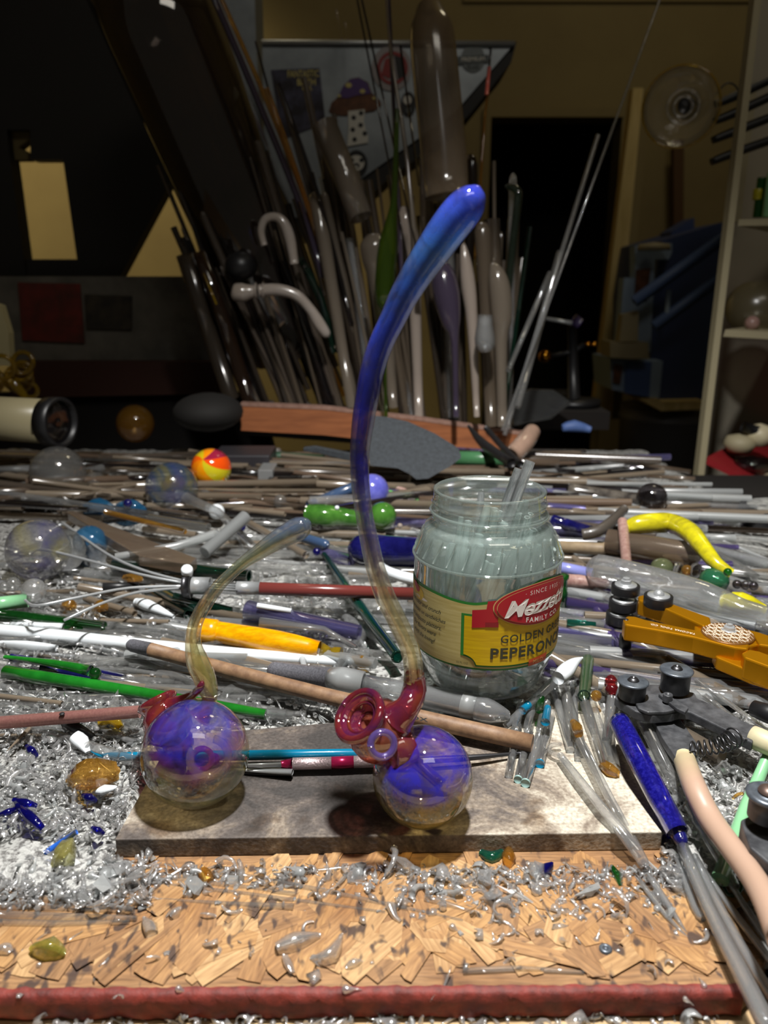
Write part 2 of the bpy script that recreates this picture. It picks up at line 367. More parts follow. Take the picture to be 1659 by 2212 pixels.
zt = 2.7
dl = PY(1060, 255, WY); dr = PY(1345, 255, WY)
V, Fc = box_vf((-3.5, WY, -0.9), (dl.x, WY + .12, zt)); box_vf((dr.x, WY, -0.9), (2.6, WY + .12, zt), V, Fc); box_vf((dl.x, WY, dl.z), (dr.x, WY + .12, zt), V, Fc)
tag(mk('wall_back', V, Fc, M['wall'], smooth=False), kind='structure')
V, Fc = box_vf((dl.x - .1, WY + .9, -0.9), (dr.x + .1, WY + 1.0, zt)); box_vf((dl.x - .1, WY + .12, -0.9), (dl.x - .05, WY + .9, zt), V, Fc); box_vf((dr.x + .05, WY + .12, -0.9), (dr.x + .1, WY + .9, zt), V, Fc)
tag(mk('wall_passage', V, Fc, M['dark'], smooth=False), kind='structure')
tag(box('wall_right', (2.6, -0.6, -0.9), (2.7, WY + .12, zt), M['wall']), kind='structure')
tag(box('wall_left', (-3.6, -0.6, -0.9), (-3.5, WY + .12, zt), M['wall']), kind='structure')
tag(box('floor', (-3.5, -0.6, -1.0), (2.6, WY + 1.0, -0.9), M['dark']), kind='structure')
tag(box('ceiling', (-3.5, -0.6, zt), (2.6, WY + 1.0, zt + .1), M['wall']), kind='structure')
hh = .045
tag(box('door_1', (dl.x - .03, WY - .02, -0.9), (dl.x, WY, dl.z + .03), M['wall']), kind='structure')
tag(box('trim_1', (dl.x, WY - .02, dl.z), (dr.x, WY, dl.z + .03), M['wall']), kind='structure')
tag(box('trim_2', (PY(1000, 6, WY).x, WY - .012, PY(1000, 6, WY).z), (2.6, WY, PY(1000, 6, WY).z + .02), M['wall']), kind='structure')
# pine post and the wall strip behind it
def ypoly(name, pts, Y, t, mat, parent=None, bevel=0.0):
    top = [PY(x, y, Y) for x, y in pts]; return prism(name, top, (0, t, 0), mat, parent, bevel)
tag(ypoly('trim_3', [(1368, 190), (1390, 190), (1322, 905), (1280, 905)], 2.75, .05, M['pine']), kind='structure')
tag(ypoly('trim_4', [(1390, 190), (1402, 240), (1340, 905), (1322, 905)], 2.76, .08, M['wall']), kind='structure')
tag(ypoly('trim_5', [(1455, 300), (1478, 300), (1476, 560), (1456, 560)], 3.1, .03, solid('brown_post', C(90, 62, 30), .7)), kind='structure')

# ------------------------------------------------------------------ background things
t = thing('fume_hood', 'galvanised sheet metal hood covered in stickers, hanging behind the rods', 'hood', PY(840, 300, 1.75))
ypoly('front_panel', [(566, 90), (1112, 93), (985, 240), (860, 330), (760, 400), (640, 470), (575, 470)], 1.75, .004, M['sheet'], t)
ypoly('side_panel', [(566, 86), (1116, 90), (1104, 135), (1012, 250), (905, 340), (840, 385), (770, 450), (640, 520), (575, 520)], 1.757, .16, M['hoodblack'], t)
tube('rolled_rim', [PY(566, 91, 1.745), PY(1112, 94, 1.745)], .005, M['steel'], t)
def sticker(name, label, pts, Y, mat, extra=None, grp='stickers on the sheet metal hood'):
    o = ypoly(name, pts, Y, .0008, mat); tag(o, label, 'sticker', grp); return o
def circ(cx, cy, rx, ry=None, n=24): ry = ry or rx; return [(cx + rx * math.cos(2 * PI * k / n), cy + ry * math.sin(2 * PI * k / n)) for k in range(n)]
def pmat(name, c): return solid(name, c, 0.55)
M['s_dark'] = solid('poster_print', C(40, 36, 46), 0.6, c2=C(92, 92, 120), scale=28, detail=6, thr=(.42, .68))
M['s_yel'] = pmat('cream_print', C(210, 195, 120)); M['s_pur'] = pmat('purple_print', C(88, 60, 125)); M['s_br'] = solid('brown_print', C(120, 75, 45), .6, c2=C(80, 48, 28), scale=60)
M['s_wh'] = pmat('white_print', C(225, 222, 212)); M['s_bk'] = pmat('black_print', C(25, 25, 28)); M['s_red'] = pmat('red_print', C(150, 45, 45)); M['s_gr'] = pmat('grey_print', C(88, 96, 98))
def textY(name, key, px, py, Y, wpx, mat, parent, rot=0.0, hpx=None):
    V, Fc = TXT[key]; w_ = max(v.x for v in V) - min(v.x for v in V); p = PY(px, py, Y); s = m(wpx, p) / w_
    h_ = max(v.y for v in V) - min(v.y for v in V); sy = s if hpx is None else m(hpx, p) / h_
    c, si = math.cos(rot), math.sin(rot)
    return mk(name, [p + Vector((v.x * s * c - v.y * sy * si, 0, v.x * s * si + v.y * sy * c)) for v in V], Fc, mat, parent, False)
s1 = sticker('poster_sticker', 'dark rectangular poster sticker with cream lettering at its top', [(585, 151), (690, 147), (703, 262), (690, 270), (612, 300), (600, 240)], 1.747, M['s_dark'])
textY('lettering', 'fs', 655, 160, 1.7455, 68, M['s_yel'], s1, .02, 14); textY('lettering', 'fs2', 662, 178, 1.7455, 40, M['s_yel'], s1, .02, 13); textY('lettering', 'fs3', 664, 191, 1.7455, 22, M['s_yel'], s1, .02, 10)
s2 = sticker('mushroom_sticker', 'mushroom sticker with a purple cap and black-dotted white stalk', [(710, 240), (716, 222), (735, 205), (742, 185), (757, 170), (775, 167), (795, 178), (803, 200), (822, 218), (824, 228), (808, 240), (780, 244), (745, 250), (722, 248)], 1.747, M['s_br'])
ypoly('cap_top', [(730, 210), (740, 188), (757, 171), (776, 168), (794, 180), (801, 202), (770, 206), (750, 212)], 1.7455, .0012, M['s_pur'], s2)
ypoly('stalk', [(752, 240), (788, 236), (786, 265), (795, 295), (795, 308), (750, 316), (753, 280)], 1.7455, .0012, M['s_wh'], s2)
for q in [(764, 254), (780, 244), (779, 270), (762, 280), (766, 301), (788, 288)]: ypoly('dot', circ(q[0], q[1], 5), 1.7445, .0008, M['s_bk'], s2)
for q in [(753, 184, 7), (783, 197, 6), (733, 207, 4), (808, 212, 4)]: ypoly('spot', circ(q[0], q[1], q[2], q[2] * .8), 1.7443, .0008, M['s_yel'], s2)
s3 = sticker('emblem_sticker', 'round white sticker with a red ring beside the tall rods', circ(846, 147, 43, 50), 1.747, pmat('pale_print', C(165, 158, 160)))
V, Fc = [], []
for k in range(32):
    a0 = 2 * PI * k / 32; a1 = 2 * PI * (k + 1) / 32
    b = len(V); V += [PY(848 + r * math.cos(a), 147 + r * 1.1 * math.sin(a), 1.7455) for a in (a0, a1) for r in (26, 33)]; Fc.append((b, b + 1, b + 3, b + 2))
mk('ring', V, Fc, M['s_red'], s3, False)
ypoly('red_mark', [(824, 160), (832, 128), (848, 122), (850, 160), (840, 170)], 1.7453, .0008, M['s_red'], s3); ypoly('dark_mark', [(852, 120), (868, 124), (874, 165), (860, 172)], 1.7453, .0008, M['s_bk'], s3)
s4 = sticker('badge_sticker', 'small round grey badge sticker with a dark banner near the right tip', circ(1022, 126, 26, 30), 1.747, pmat('greyprint2', C(125, 132, 134)))
ypoly('banner', [(988, 122), (1056, 118), (1056, 134), (990, 139)], 1.7455, .0008, M['s_gr'], s4); textY('lettering', 'comp', 1022, 128, 1.7445, 50, M['s_wh'], s4, .03, 8); textY('lettering', 'comp2', 1022, 144, 1.7445, 26, M['s_gr'], s4, 0, 8)
s5 = sticker('face_sticker', 'round black sticker with a white patterned centre below the mushroom', circ(770, 354, 24, 30), 1.747, M['s_bk'])
for q in [(770, 352, 17, 17, 's_wh'), (760, 346, 5, 5, 's_bk'), (781, 346, 5, 5, 's_bk'), (770, 358, 7, 6, 's_bk'), (770, 360, 3, 3, 's_wh')]: ypoly('print', circ(q[0], q[1], q[2], q[3]), 1.7452 - .0004 * (q[2] < 17) - .0004 * (q[2] < 5), .0004, M[q[4]], s5)
s6 = sticker('oval_sticker', 'small black and white oval sticker left of the tallest tube', circ(882, 225, 16, 27), 1.747, M['s_bk'])
ypoly('print', circ(880, 216, 9, 10), 1.7452, .0008, M['s_wh'], s6); ypoly('print', circ(883, 238, 6, 7), 1.7452, .0008, M['s_gr'], s6)

tag(ypoly('duct_pipe', [(430, -80), (548, -80), (553, 90), (566, 300), (480, 300)], 1.9, .12, M['sheet']), 'grey sheet metal duct rising behind the leaning tube', 'duct')

t = thing('black_enclosure', 'black angled sheet metal enclosure with two cut-outs showing the tan wall', 'enclosure', PY(200, 500, 1.6))
for pts in ([(-80, -80), (300, -80), (440, 280), (-80, 280)], [(-80, 280), (15, 280), (22, 343), (57, 600), (-80, 600)],
            [(66, 280), (440, 280), (470, 400), (372, 387), (258, 600), (168, 600), (166, 560), (136, 345), (65, 345)], [(57, 560), (166, 560), (168, 602), (58, 602)]):
    ypoly('panel', pts, 1.6, .04, M['hoodblack'], t)
ypoly('bracket', [(15, 283), (66, 283), (64, 300), (40, 318), (60, 330), (60, 345), (22, 345)], 1.62, .03, solid('dim_wall_tan', C(96, 84, 50), .8), t)  # dimly lit wall in a gap, put into this part's colour; no bracket
g = ypoly('grey_board', [(-60, 597), (425, 597), (470, 782), (-20, 782)], 1.52, .03, M['grey']); tag(g, 'grey composite board standing behind the bench on the left', 'board')
tag(ypoly('red_picture', [(38, 610), (172, 613), (182, 741), (48, 735)], 1.515, .004, solid('red_picture_print', C(120, 42, 34), .7, c2=C(80, 38, 28), scale=30)), 'dark red picture fixed to the grey board', 'picture')
tag(ypoly('dark_picture', [(182, 636), (284, 640), (284, 712), (186, 710)], 1.515, .004, solid('dark_picture_print', C(34, 32, 30), .7, c2=C(70, 62, 50), scale=30)), 'small dark picture right of the red picture', 'picture')
tag(ypoly('red_brown_plank', [(30, 782), (470, 782), (500, 850), (20, 860)], 1.48, .05, M['brownred']), 'red brown plank below the grey board', 'plank')
tag(ypoly('added_dark_sheet', [(-120, 850), (560, 850), (600, 1010), (-120, 1010)], 1.5, .03, M['dark']), 'dark sheet added to blacken the gap below the red brown plank at left', 'board')  # dark sheet added only to make the gap under the plank dark
tag(ypoly('lit_wall_patch', [(-60, 640), (0, 660), (18, 720), (22, 790), (-60, 790)], 1.35, .02, solid('lit_wall_patch', C(225, 215, 170), .8)), 'pale sheet standing in for brightly lit wall behind the yellow glass', 'board')  # brightly lit wall at the edge, put into this sheet's pale colour

# blue cabinet on a drum
t = thing('blue_machine', 'blue painted machine with slanted rails standing on a dark drum', 'machine', PY(1450, 850, 2.3))
ypoly('body', [(1430, 520), (1560, 480), (1610, 480), (1560, 870), (1405, 862), (1410, 640)], 2.34, .4, M['dblue'], t)
ypoly('frame', [(1372, 530), (1452, 525), (1452, 545), (1445, 560), (1415, 560), (1405, 760), (1335, 750), (1348, 600), (1372, 600)], 2.3, .05, M['lblue'], t)
ypoly('lower_box', [(1318, 775), (1432, 780), (1424, 862), (1322, 842)], 2.28, .2, M['lblue'], t)
ypoly('front_panel', [(1353, 782), (1408, 782), (1402, 858), (1350, 850)], 2.27, .02, M['blue'], t)
ypoly('window', [(1328, 788), (1346, 790), (1340, 830), (1325, 826)], 2.27, .02, M['s_br'], t)
ypoly('slot', [(1376, 582), (1405, 580), (1398, 650), (1372, 640)], 2.29, .02, M['s_br'], t)
for a, b in (((1370, 652), (1590, 495)), ((1412, 705), (1575, 588))):
    tube('rail', [PY(a[0], a[1], 2.2), PY(b[0], b[1], 2.2)], .016, M['blue'], t, seg=4)
tube('post', [PY(1446, 625, 2.2), PY(1440, 680, 2.2)], .006, M['lblue'], t)
ypoly('white_box', [(1318, 738), (1355, 742), (1400, 740), (1402, 775), (1355, 775), (1318, 772)], 2.22, .1, M['shelf'], t)
ypoly('jar_shape', [(1345, 680), (1380, 672), (1378, 738), (1338, 738)], 2.24, .04, M['shelf'], t)
lathe('lamp_top', [(0.001, .02), (.04, .015), (.045, 0), (.0, 0)], PY(1412, 540, 2.25), M['shelf'], t)
tag(ypoly('pine_board', [(1385, 864), (1425, 862), (1430, 872), (1532, 870), (1530, 884), (1428, 888)], 2.25, .3, M['pine']), 'narrow pine board under the blue machine', 'board')
c = PY(1432, 1010, 2.45)
lathe('drum', [(0, 0), (.14, 0), (.145, .16), (.15, .165), (.145, .17), (.145, .2), (.0, .2)], c, solid('black_drum', C(92, 90, 88), .5), seg=40)
tag(bpy.data.objects['drum'], 'round dark drum under the blue machine', 'drum')
tag(ypoly('wire_rack', [(1450, 500), (1500, 470), (1500, 505), (1490, 520), (1450, 520)], 2.5, .1, M['dblue']), 'dark blue bracket on top of the blue machine', 'bracket')

# shelf unit at right with its contents
t = thing('shelf_unit', 'tall painted shelf unit at the right edge with a red lowest shelf', 'shelves', PY(1560, 900, 1.3))
ypoly('side_edge', [(1637, -60), (1652, -60), (1519, 1045), (1505, 1045)], 1.3, .02, M['shelf'], t)
ypoly('side_edge', [(1612, 180), (1637, 180), (1600, 480), (1580, 480)], 1.62, .02, M['shelf'], t)
ypoly('back_panel', [(1645, -60), (1990, -60), (1990, 1300), (1508, 1050)], 1.65, .02, M['shelfg'], t)
prism('shelf_board', [PY(x, y, 1.32) for x, y in [(1596, 474), (1990, 468), (1990, 482), (1594, 488)]], (.24, .3, 0), M['shelf'], t)
prism('shelf_board', [PY(x, y, 1.32) for x, y in [(1567, 712), (1990, 735), (1990, 752), (1562, 727)]], (.24, .3, 0), M['shelf'], t)
prism('shelf_board', [PY(x, y, 1.32) for x, y in [(1526, 988), (1990, 1210), (1990, 1225), (1524, 1002)]], (.24, .3, 0), M['red'], t)
def cyl_at(name, px, py, Y, rpx, hpx, mat, label, cat, prof=None, parent=None, group=None):
    c = PY(px, py, Y); r = m(rpx, c); h = m(hpx, c)
    o = lathe(name, prof(r, h) if prof else [(0, 0), (r * .95, 0), (r, h * .04), (r, h * .96), (r * .95, h), (0, h)], c, mat, parent); 
    if parent is None: tag(o, label, cat, group)
    return o
cyl_at('spray_can', 1636, 470, 1.42, 10, 80, M['greeng'], 'dark green bottle with a yellow label on the top shelf', 'bottle')
b = bpy.data.objects['spray_can']; o = cyl_at('paper_label', 1636, 432, 1.42, 10.6, 22, M['yellow'], None, None, parent=b)
cyl_at('bottle', 1656, 470, 1.4, 10, 90, M['mint'], 'pale green bottle at the right end of the top shelf', 'bottle')
o = ball('plastic_bag', PY(1634, 664, 1.42), .052, glass('plastic_film', (.8, .78, .7), opac=.35, dcol=C(150, 140, 110), rough=.25, refr=0), sq=.9); tag(o, 'crumpled clear plastic bag on the middle shelf', 'bag')
o = ball('wooden_ball', PY(1625, 698, 1.36), .012, M['mauve']); tag(o, 'small brown wooden ball on the middle shelf', 'ball')
for q in [(1598, 958, 34, 22, 'shelf', 'cream glass dish lying on the red shelf', 'dish'), (1640, 940, 32, 26, 'cream', 'cream lump stacked beside the dish on the red shelf', 'lump'), (1625, 1000, 44, 16, 'darkgl', 'smoked glass bowl at the front of the red shelf', 'bowl'), (1655, 1020, 26, 16, 'shelf', 'white block at the right end of the red shelf', 'block')]:
    c = PY(q[0], q[1], 1.36); r = m(q[2], c); o = lathe(q[6], [(0, -r * q[3] / q[2]), (r * .7, -r * q[3] / q[2] * .8), (r, 0), (r * .8, r * q[3] / q[2] * .7), (0, r * q[3] / q[2])], c, M[q[4]]); tag(o, q[5], q[6])
tag(tube('black_bar', [PY(1605, 922, 1.35), PY(1645, 934, 1.35)], .009, M['black']), 'black bar lying on the red shelf clutter', 'bar')

# four black tool handles on the wall at right
for i, (y0, y1, wd) in enumerate([(225, 168, 'top'), (262, 205, 'second'), (303, 252, 'third'), (350, 302, 'lowest')]):
    t_ = tube('tool_rod', [PY(1545 - 3 * i, y0, 1.45), PY(1585 - 3 * i, y0 - 16, 1.45), PY(1690, y1 - 8, 1.45)], [.006, .0075, .0075], M['black'], sub=3)
    tag(t_, 'black rod pointing left from the shelf edge, %s of four' % wd, 'rod', 'black rods by the shelf unit')
tag(tube('wire', [PY(1545, 205, 1.44), PY(1570, 180, 1.44), PY(1592, 190, 1.44), PY(1600, 230, 1.44), PY(1594, 330, 1.44), PY(1575, 500, 1.44)], .0014, M['black'], sub=6), 'thin black wire hanging beside the black rods', 'wire')
# glass dish hanging at the right
c = PY(1470, 232, 1.4); ax = (PY(1520, 215, 1.75) - PY(1455, 240, 1.4)).normalized(); r = m(80, c)
t = thing('glass_dish', 'clear glass dish on a stem hanging against the wall at upper right', 'dish', c)
lathe('dish', [(r * .98, -r * .02), (r, 0), (r * .93, r * .25), (r * .72, r * .5), (r * .42, r * .66), (r * .3, r * .9), (r * .34, r * 1.1), (r * .2, r * 1.2)], c, M['clear'], t, axis=ax, seg=48)
tube('rolled_rim', [c + (ax.cross(Vector((0, 0, 1))).normalized() * math.cos(a) + ax.cross(ax.cross(Vector((0, 0, 1)))).normalized() * math.sin(a)) * r for a in [2 * PI * k / 40 for k in range(41)]], .0022, M['ygl'], t, seg=6)
for s_ in (.42, .25): tube('inner_ring', [c + ax * r * .5 + (ax.cross(Vector((0, 0, 1))).normalized() * math.cos(a) + ax.cross(ax.cross(Vector((0, 0, 1)))).normalized() * math.sin(a)) * r * s_ for a in [2 * PI * k / 24 for k in range(25)]], .003, M['clear'], t, seg=6)
tube('stem', [c + ax * r * 1.1, c + ax * r * 1.6, c + ax * r * 2.1], [.014, .01, .008], M['dsteel'], t)

# ------------------------------------------------------------------ bench, particle board, cullet bed
tag(box('workbench', (-1.3, 0.06, -0.06), (0.16, 1.19, -0.024), solid('pale_plywood', C(196, 168, 128), .7, c2=C(170, 140, 100), scale=25)), 'wooden workbench top under everything', 'workbench')
tag(box('bench_extension', (0.1605, 0.2, -0.09), (.64, 1.25, -0.03), M['dark']), 'dark lower bench surface at the right', 'workbench')
BT = -0.011
def osbmat(name, tone, dark):
    mt, nt, out = newmat(name); L = nt.links.new; b = N(nt, 'ShaderNodeBsdfPrincipled', Roughness=0.65)
    ge = N(nt, 'ShaderNodeNewGeometry'); tc = N(nt, 'ShaderNodeTexCoord')
    mp = N(nt, 'ShaderNodeMapping'); mp.inputs['Scale'].default_value = (70, 620, 70); L(tc.outputs['Object'], mp.inputs[0])
    gr = N(nt, 'ShaderNodeTexNoise', Scale=1.0, Detail=4.0); L(mp.outputs[0], gr.inputs['Vector'])
    r = ramp(nt, [(0.3, dark), (0.7, tone)]); L(gr.outputs['Fac'], r.inputs[0])
    mp2 = N(nt, 'ShaderNodeMapping'); mp2.inputs['Rotation'].default_value = (0, 0, .9); mp2.inputs['Scale'].default_value = (1.6, .8, 1); L(ge.outputs['Position'], mp2.inputs[0])
    n1 = N(nt, 'ShaderNodeTexNoise', Scale=130.0, Detail=1.5, Distortion=.4); L(mp2.outputs[0], n1.inputs['Vector'])
    n2 = N(nt, 'ShaderNodeTexNoise', Scale=13.0, Detail=1.0); L(ge.outputs['Position'], n2.inputs['Vector'])
    ad = N(nt, 'ShaderNodeMath', _operation='MULTIPLY_ADD'); L(n2.outputs['Fac'], ad.inputs[0]); ad.inputs[1].default_value = 0.5; L(n1.outputs['Fac'], ad.inputs[2])
    r2 = ramp(nt, [(0.85, (0, 0, 0)), (0.96, (.92, .92, .92))]); L(ad.outputs[0], r2.inputs[0])
    mx = N(nt, 'ShaderNodeMix', _data_type='RGBA'); L(r2.outputs[0], mx.inputs['Factor']); L(r.outputs[0], mx.inputs[6]); mx.inputs[7].default_value = rgba(C(62, 46, 40))
    n3 = N(nt, 'ShaderNodeTexNoise', Scale=22.0, Detail=3.0); L(ge.outputs['Position'], n3.inputs['Vector'])
    r3 = ramp(nt, [(0.42, (1, 1, 1)), (0.7, (.62, .5, .38))]); L(n3.outputs['Fac'], r3.inputs[0])
    m2 = N(nt, 'ShaderNodeMix', _data_type='RGBA', _blend_type='MULTIPLY'); m2.inputs['Factor'].default_value = 1; L(mx.outputs[2], m2.inputs[6]); L(r3.outputs[0], m2.inputs[7])
    L(m2.outputs[2], b.inputs['Base Color'])
    bp = N(nt, 'ShaderNodeBump', Strength=.6, Distance=.0004); L(gr.outputs['Fac'], bp.inputs['Height']); L(bp.outputs[0], b.inputs['Normal'])
    L(b.outputs[0], out.inputs[0]); return mt
OSB = [osbmat('strand_wood_%s' % n_, C(*a), C(*b_)) for n_, a, b_ in [('honey', (182, 140, 92), (128, 92, 58)), ('pale', (200, 164, 116), (152, 116, 76)), ('tan', (168, 128, 86), (116, 84, 54)), ('gold', (190, 148, 96), (140, 102, 62))]]
f0 = P(-260, 2150, BT); f1 = P(1604, 2141, BT)
rb = [P(1604, 2141, BT), P(1700, 2160, BT), P(1640, 2020, BT), P(1590, 1945, BT), P(1545, 1895, BT)]
osb = thing('particle_board', 'scorched strand board with a red painted front edge, under the plate', 'board', (0, .3, BT))
top = [P(-300, 2152, BT), P(1604, 2141, BT), P(1640, 2100, BT), P(1660, 2060, BT), P(1590, 1945, BT), P(1545, 1895, BT), Vector((.2, .46, BT)), Vector((-.42, .46, BT))]
prism('board_core', top, (0, 0, -.0115), OSB[2], osb)
# ragged red front edge
V, Fc = [], []; n = 160
for i in range(n + 1):
    p = top[0].lerp(top[1], i / n)
    for j, (dz, dy) in enumerate([(.0006, .003), (.0008, .0005), (-.0005, -.0012), (-.004, -.0016), (-.008, -.0014), (-.0112, -.001), (-.0112, .003)]):
        nz = noise.noise(Vector((p.x * 160, j * 1.3, 3))) * .0012
        V.append(Vector((p.x, p.y + dy + nz, p.z + dz + (noise.noise(Vector((p.x * 260, j, 9))) * .0006 if j < 3 else 0))))
for i in range(n):
    for j in range(6): a = i * 7 + j; Fc.append((a, a + 7, a + 8, a + 1))
mk('painted_edge', V, Fc, solid('red_edge_paint', C(128, 46, 36), .65, c2=C(84, 30, 24), scale=160, bump=.0008), osb)['label'] = 'rough red painted edge'
R_ = random.Random(5)
for i in range(300):
    px = R_.uniform(-40, 1560); py = R_.uniform(1890, 2125); p = P(px, py, BT)
    if p.x > f1.x - .012 and py > 2000 and px > 1500: continue
    a = R_.gauss(1.05, .35) if px < 900 else R_.gauss(-.85 if R_.random() < .6 else .9, .4)
    Ln = R_.uniform(.018, .055); Wd = R_.uniform(.006, .015)
    u = Vector((math.cos(a), math.sin(a), 0)); v = Vector((-u.y, u.x, 0)); zz = BT + .0002 + i * 3.5e-6
    if min((p + u * s_ * Ln * .5 + v * q * Wd * .5).y for s_ in (-1, 1) for q in (-1, 1)) < f1.y + .0012: continue
    k = R_.uniform(.1, .35)
    loc = [(-.5, -.5), (.5 - k * R_.random(), -.5), (.5, .1), (.5 - k, .5), (-.5 + k * R_.random(), .5), (-.5, 0)]
    pts = [(x_ * Ln, y_ * Wd, 0) for x_, y_ in loc]
    V, Fc = prism_vf(pts, (0, 0, -.00025)); me = bpy.data.meshes.new('wood_strand'); me.from_pydata(V, [], Fc); me.materials.append(OSB[R_.choice([0, 0, 1, 1, 2, 3, 3])])
    o = bpy.data.objects.new('wood_strand', me); col.objects.link(o); o.parent = osb; o.location = Vector((p.x, p.y, zz + .0003)) - osb.location; o.rotation_euler = (R_.uniform(-.01, .01), R_.uniform(-.01, .01), a)
c = P(1308, 2052, BT + .001)
sw = lathe('wood_screw', [(0, .0006), (.0009, .0006), (.0010, .0012), (.0022, .0014), (.0028, .0009), (.0028, -.001)], c, M['washer'], seg=20); tag(sw, 'grey screw head sunk in the strand board', 'screw')

# kiln-shelf plate
PT = 0.0
pc = [P(248, 1813, PT), P(1432, 1797, PT), P(1290, 1512, PT), P(372, 1590, PT)]
def platemat():
    mt, nt, out = newmat('scorched_ceramic'); L = nt.links.new; b = N(nt, 'ShaderNodeBsdfPrincipled', Roughness=0.7)
    ge = N(nt, 'ShaderNodeNewGeometry')
    n1 = N(nt, 'ShaderNodeTexNoise', Scale=28.0, Detail=7.0, Roughness=.65, Distortion=.6); L(ge.outputs['Position'], n1.inputs['Vector'])
    sp = N(nt, 'ShaderNodeSeparateXYZ'); L(ge.outputs['Position'], sp.inputs[0])
    a = N(nt, 'ShaderNodeMath', _operation='ABSOLUTE'); s = N(nt, 'ShaderNodeMath', _operation='ADD'); L(sp.outputs[0], s.inputs[0]); s.inputs[1].default_value = 0.035; L(s.outputs[0], a.inputs[0])
    ml = N(nt, 'ShaderNodeMath', _operation='MULTIPLY_ADD'); L(a.outputs[0], ml.inputs[0]); ml.inputs[1].default_value = 2.5; L(n1.outputs['Fac'], ml.inputs[2])
    yy = N(nt, 'ShaderNodeMath', _operation='MULTIPLY_ADD'); L(sp.outputs[1], yy.inputs[0]); yy.inputs[1].default_value = -3.2; yy.inputs[2].default_value = 3.2 * .355
    ym = N(nt, 'ShaderNodeMath', _operation='MAXIMUM'); L(yy.outputs[0], ym.inputs[0]); ym.inputs[1].default_value = -.02
    ad = N(nt, 'ShaderNodeMath', _operation='ADD'); L(ml.outputs[0], ad.inputs[0]); L(ym.outputs[0], ad.inputs[1])
    r = ramp(nt, [(0.50, C(58, 54, 52)), (0.64, C(88, 80, 75)), (0.74, C(132, 120, 106)), (0.86, C(190, 182, 166))]); L(ad.outputs[0], r.inputs[0])
    n2 = N(nt, 'ShaderNodeTexNoise', Scale=500.0, Detail=3.0); L(ge.outputs['Position'], n2.inputs['Vector'])
    r2 = ramp(nt, [(0.3, (.68, .64, .6)), (0.52, (1, 1, 1)), (.68, (1.25, 1.25, 1.25))]); L(n2.outputs['Fac'], r2.inputs[0])
    n3 = N(nt, 'ShaderNodeTexNoise', Scale=42.0, Detail=2.0, Distortion=.3); L(ge.outputs['Position'], n3.inputs['Vector'])
    r3 = ramp(nt, [(0.30, (.55, .46, .38)), (0.40, (1, 1, 1))]); L(n3.outputs['Fac'], r3.inputs[0])
    mx = N(nt, 'ShaderNodeMix', _data_type='RGBA', _blend_type='MULTIPLY'); mx.inputs['Factor'].default_value = 1; L(r.outputs[0], mx.inputs[6]); L(r2.outputs[0], mx.inputs[7])
    my = N(nt, 'ShaderNodeMix', _data_type='RGBA', _blend_type='MULTIPLY'); my.inputs['Factor'].default_value = 1; L(mx.outputs[2], my.inputs[6]); L(r3.outputs[0], my.inputs[7])
    L(my.outputs[2], b.inputs['Base Color']); bp = N(nt, 'ShaderNodeBump', Strength=.5, Distance=.0005); L(n2.outputs['Fac'], bp.inputs['Height']); L(bp.outputs[0], b.inputs['Normal'])
    L(b.outputs[0], out.inputs[0]); return mt
plate = prism('ceramic_plate', pc, (0, 0, -.0108), platemat(), None, bevel=.0006)
tag(plate, 'scorched off-white rectangular ceramic plate under the two glass pipes', 'plate')

# terrain of crushed glass
def inquad(x, y, q, grow=0.0):
    s = None
    for i in range(len(q)):
        a = q[i]; b = q[(i + 1) % len(q)]; cr = (b.x - a.x) * (y - a.y) - (b.y - a.y) * (x - a.x)
        d_ = cr / math.hypot(b.x - a.x, b.y - a.y)
        if d_ < -grow: return False
    return True
frontL = P(200, 1935, 0).y
def xright(y): return .62 if y < .72 else max(.43, .62 - (y - .72) * .8)
def terr(x, y):
    if x > xright(y): return -.06
    if inquad(x, y, pc, .004): return -.013
    h = -.005 + .004 * noise.noise(Vector((x * 30, y * 30, 0))) + .002 * noise.noise(Vector((x * 90, y * 90, 4)))
    if x < pc[0].x + .01: yf = frontL + .01 * noise.noise(Vector((x * 25, 0, 2)))
    elif x > pc[1].x: yf = P(1540, 1890, 0).y
    else: yf = pc[0].y
    if y > .36: h += min(1, (y - .36) / .5) * .012
    k = (y - yf) / .02
    if k < 0: return -.014
    if k < 1: h = -.012 + (h + .012) * k
    return h
V, Fc = [], []; nx, ny = 230, 150; x0, x1, y0, y1 = -.85, .62, .27, 1.28
for j in range(ny + 1):
    yy_ = y0 + (y1 - y0) * (j / ny) ** 1.5
    for i in range(nx + 1): xx_ = x0 + (x1 - x0) * i / nx; V.append((xx_, yy_, terr(xx_, yy_) - .001))
for j in range(ny):
    for i in range(nx): a = j * (nx + 1) + i; Fc.append((a, a + 1, a + nx + 2, a + nx + 1))
M['cullet'] = solid('crushed_glass_bed', C(178, 178, 174), .25, c2=C(96, 94, 92), scale=260, bump=.0015, detail=6, thr=(.45, .6), spec=.8)
tag(mk('crushed_glass', V, Fc, M['cullet']), 'bed of fine crushed clear glass covering the bench', 'crushed glass', kind='stuff')

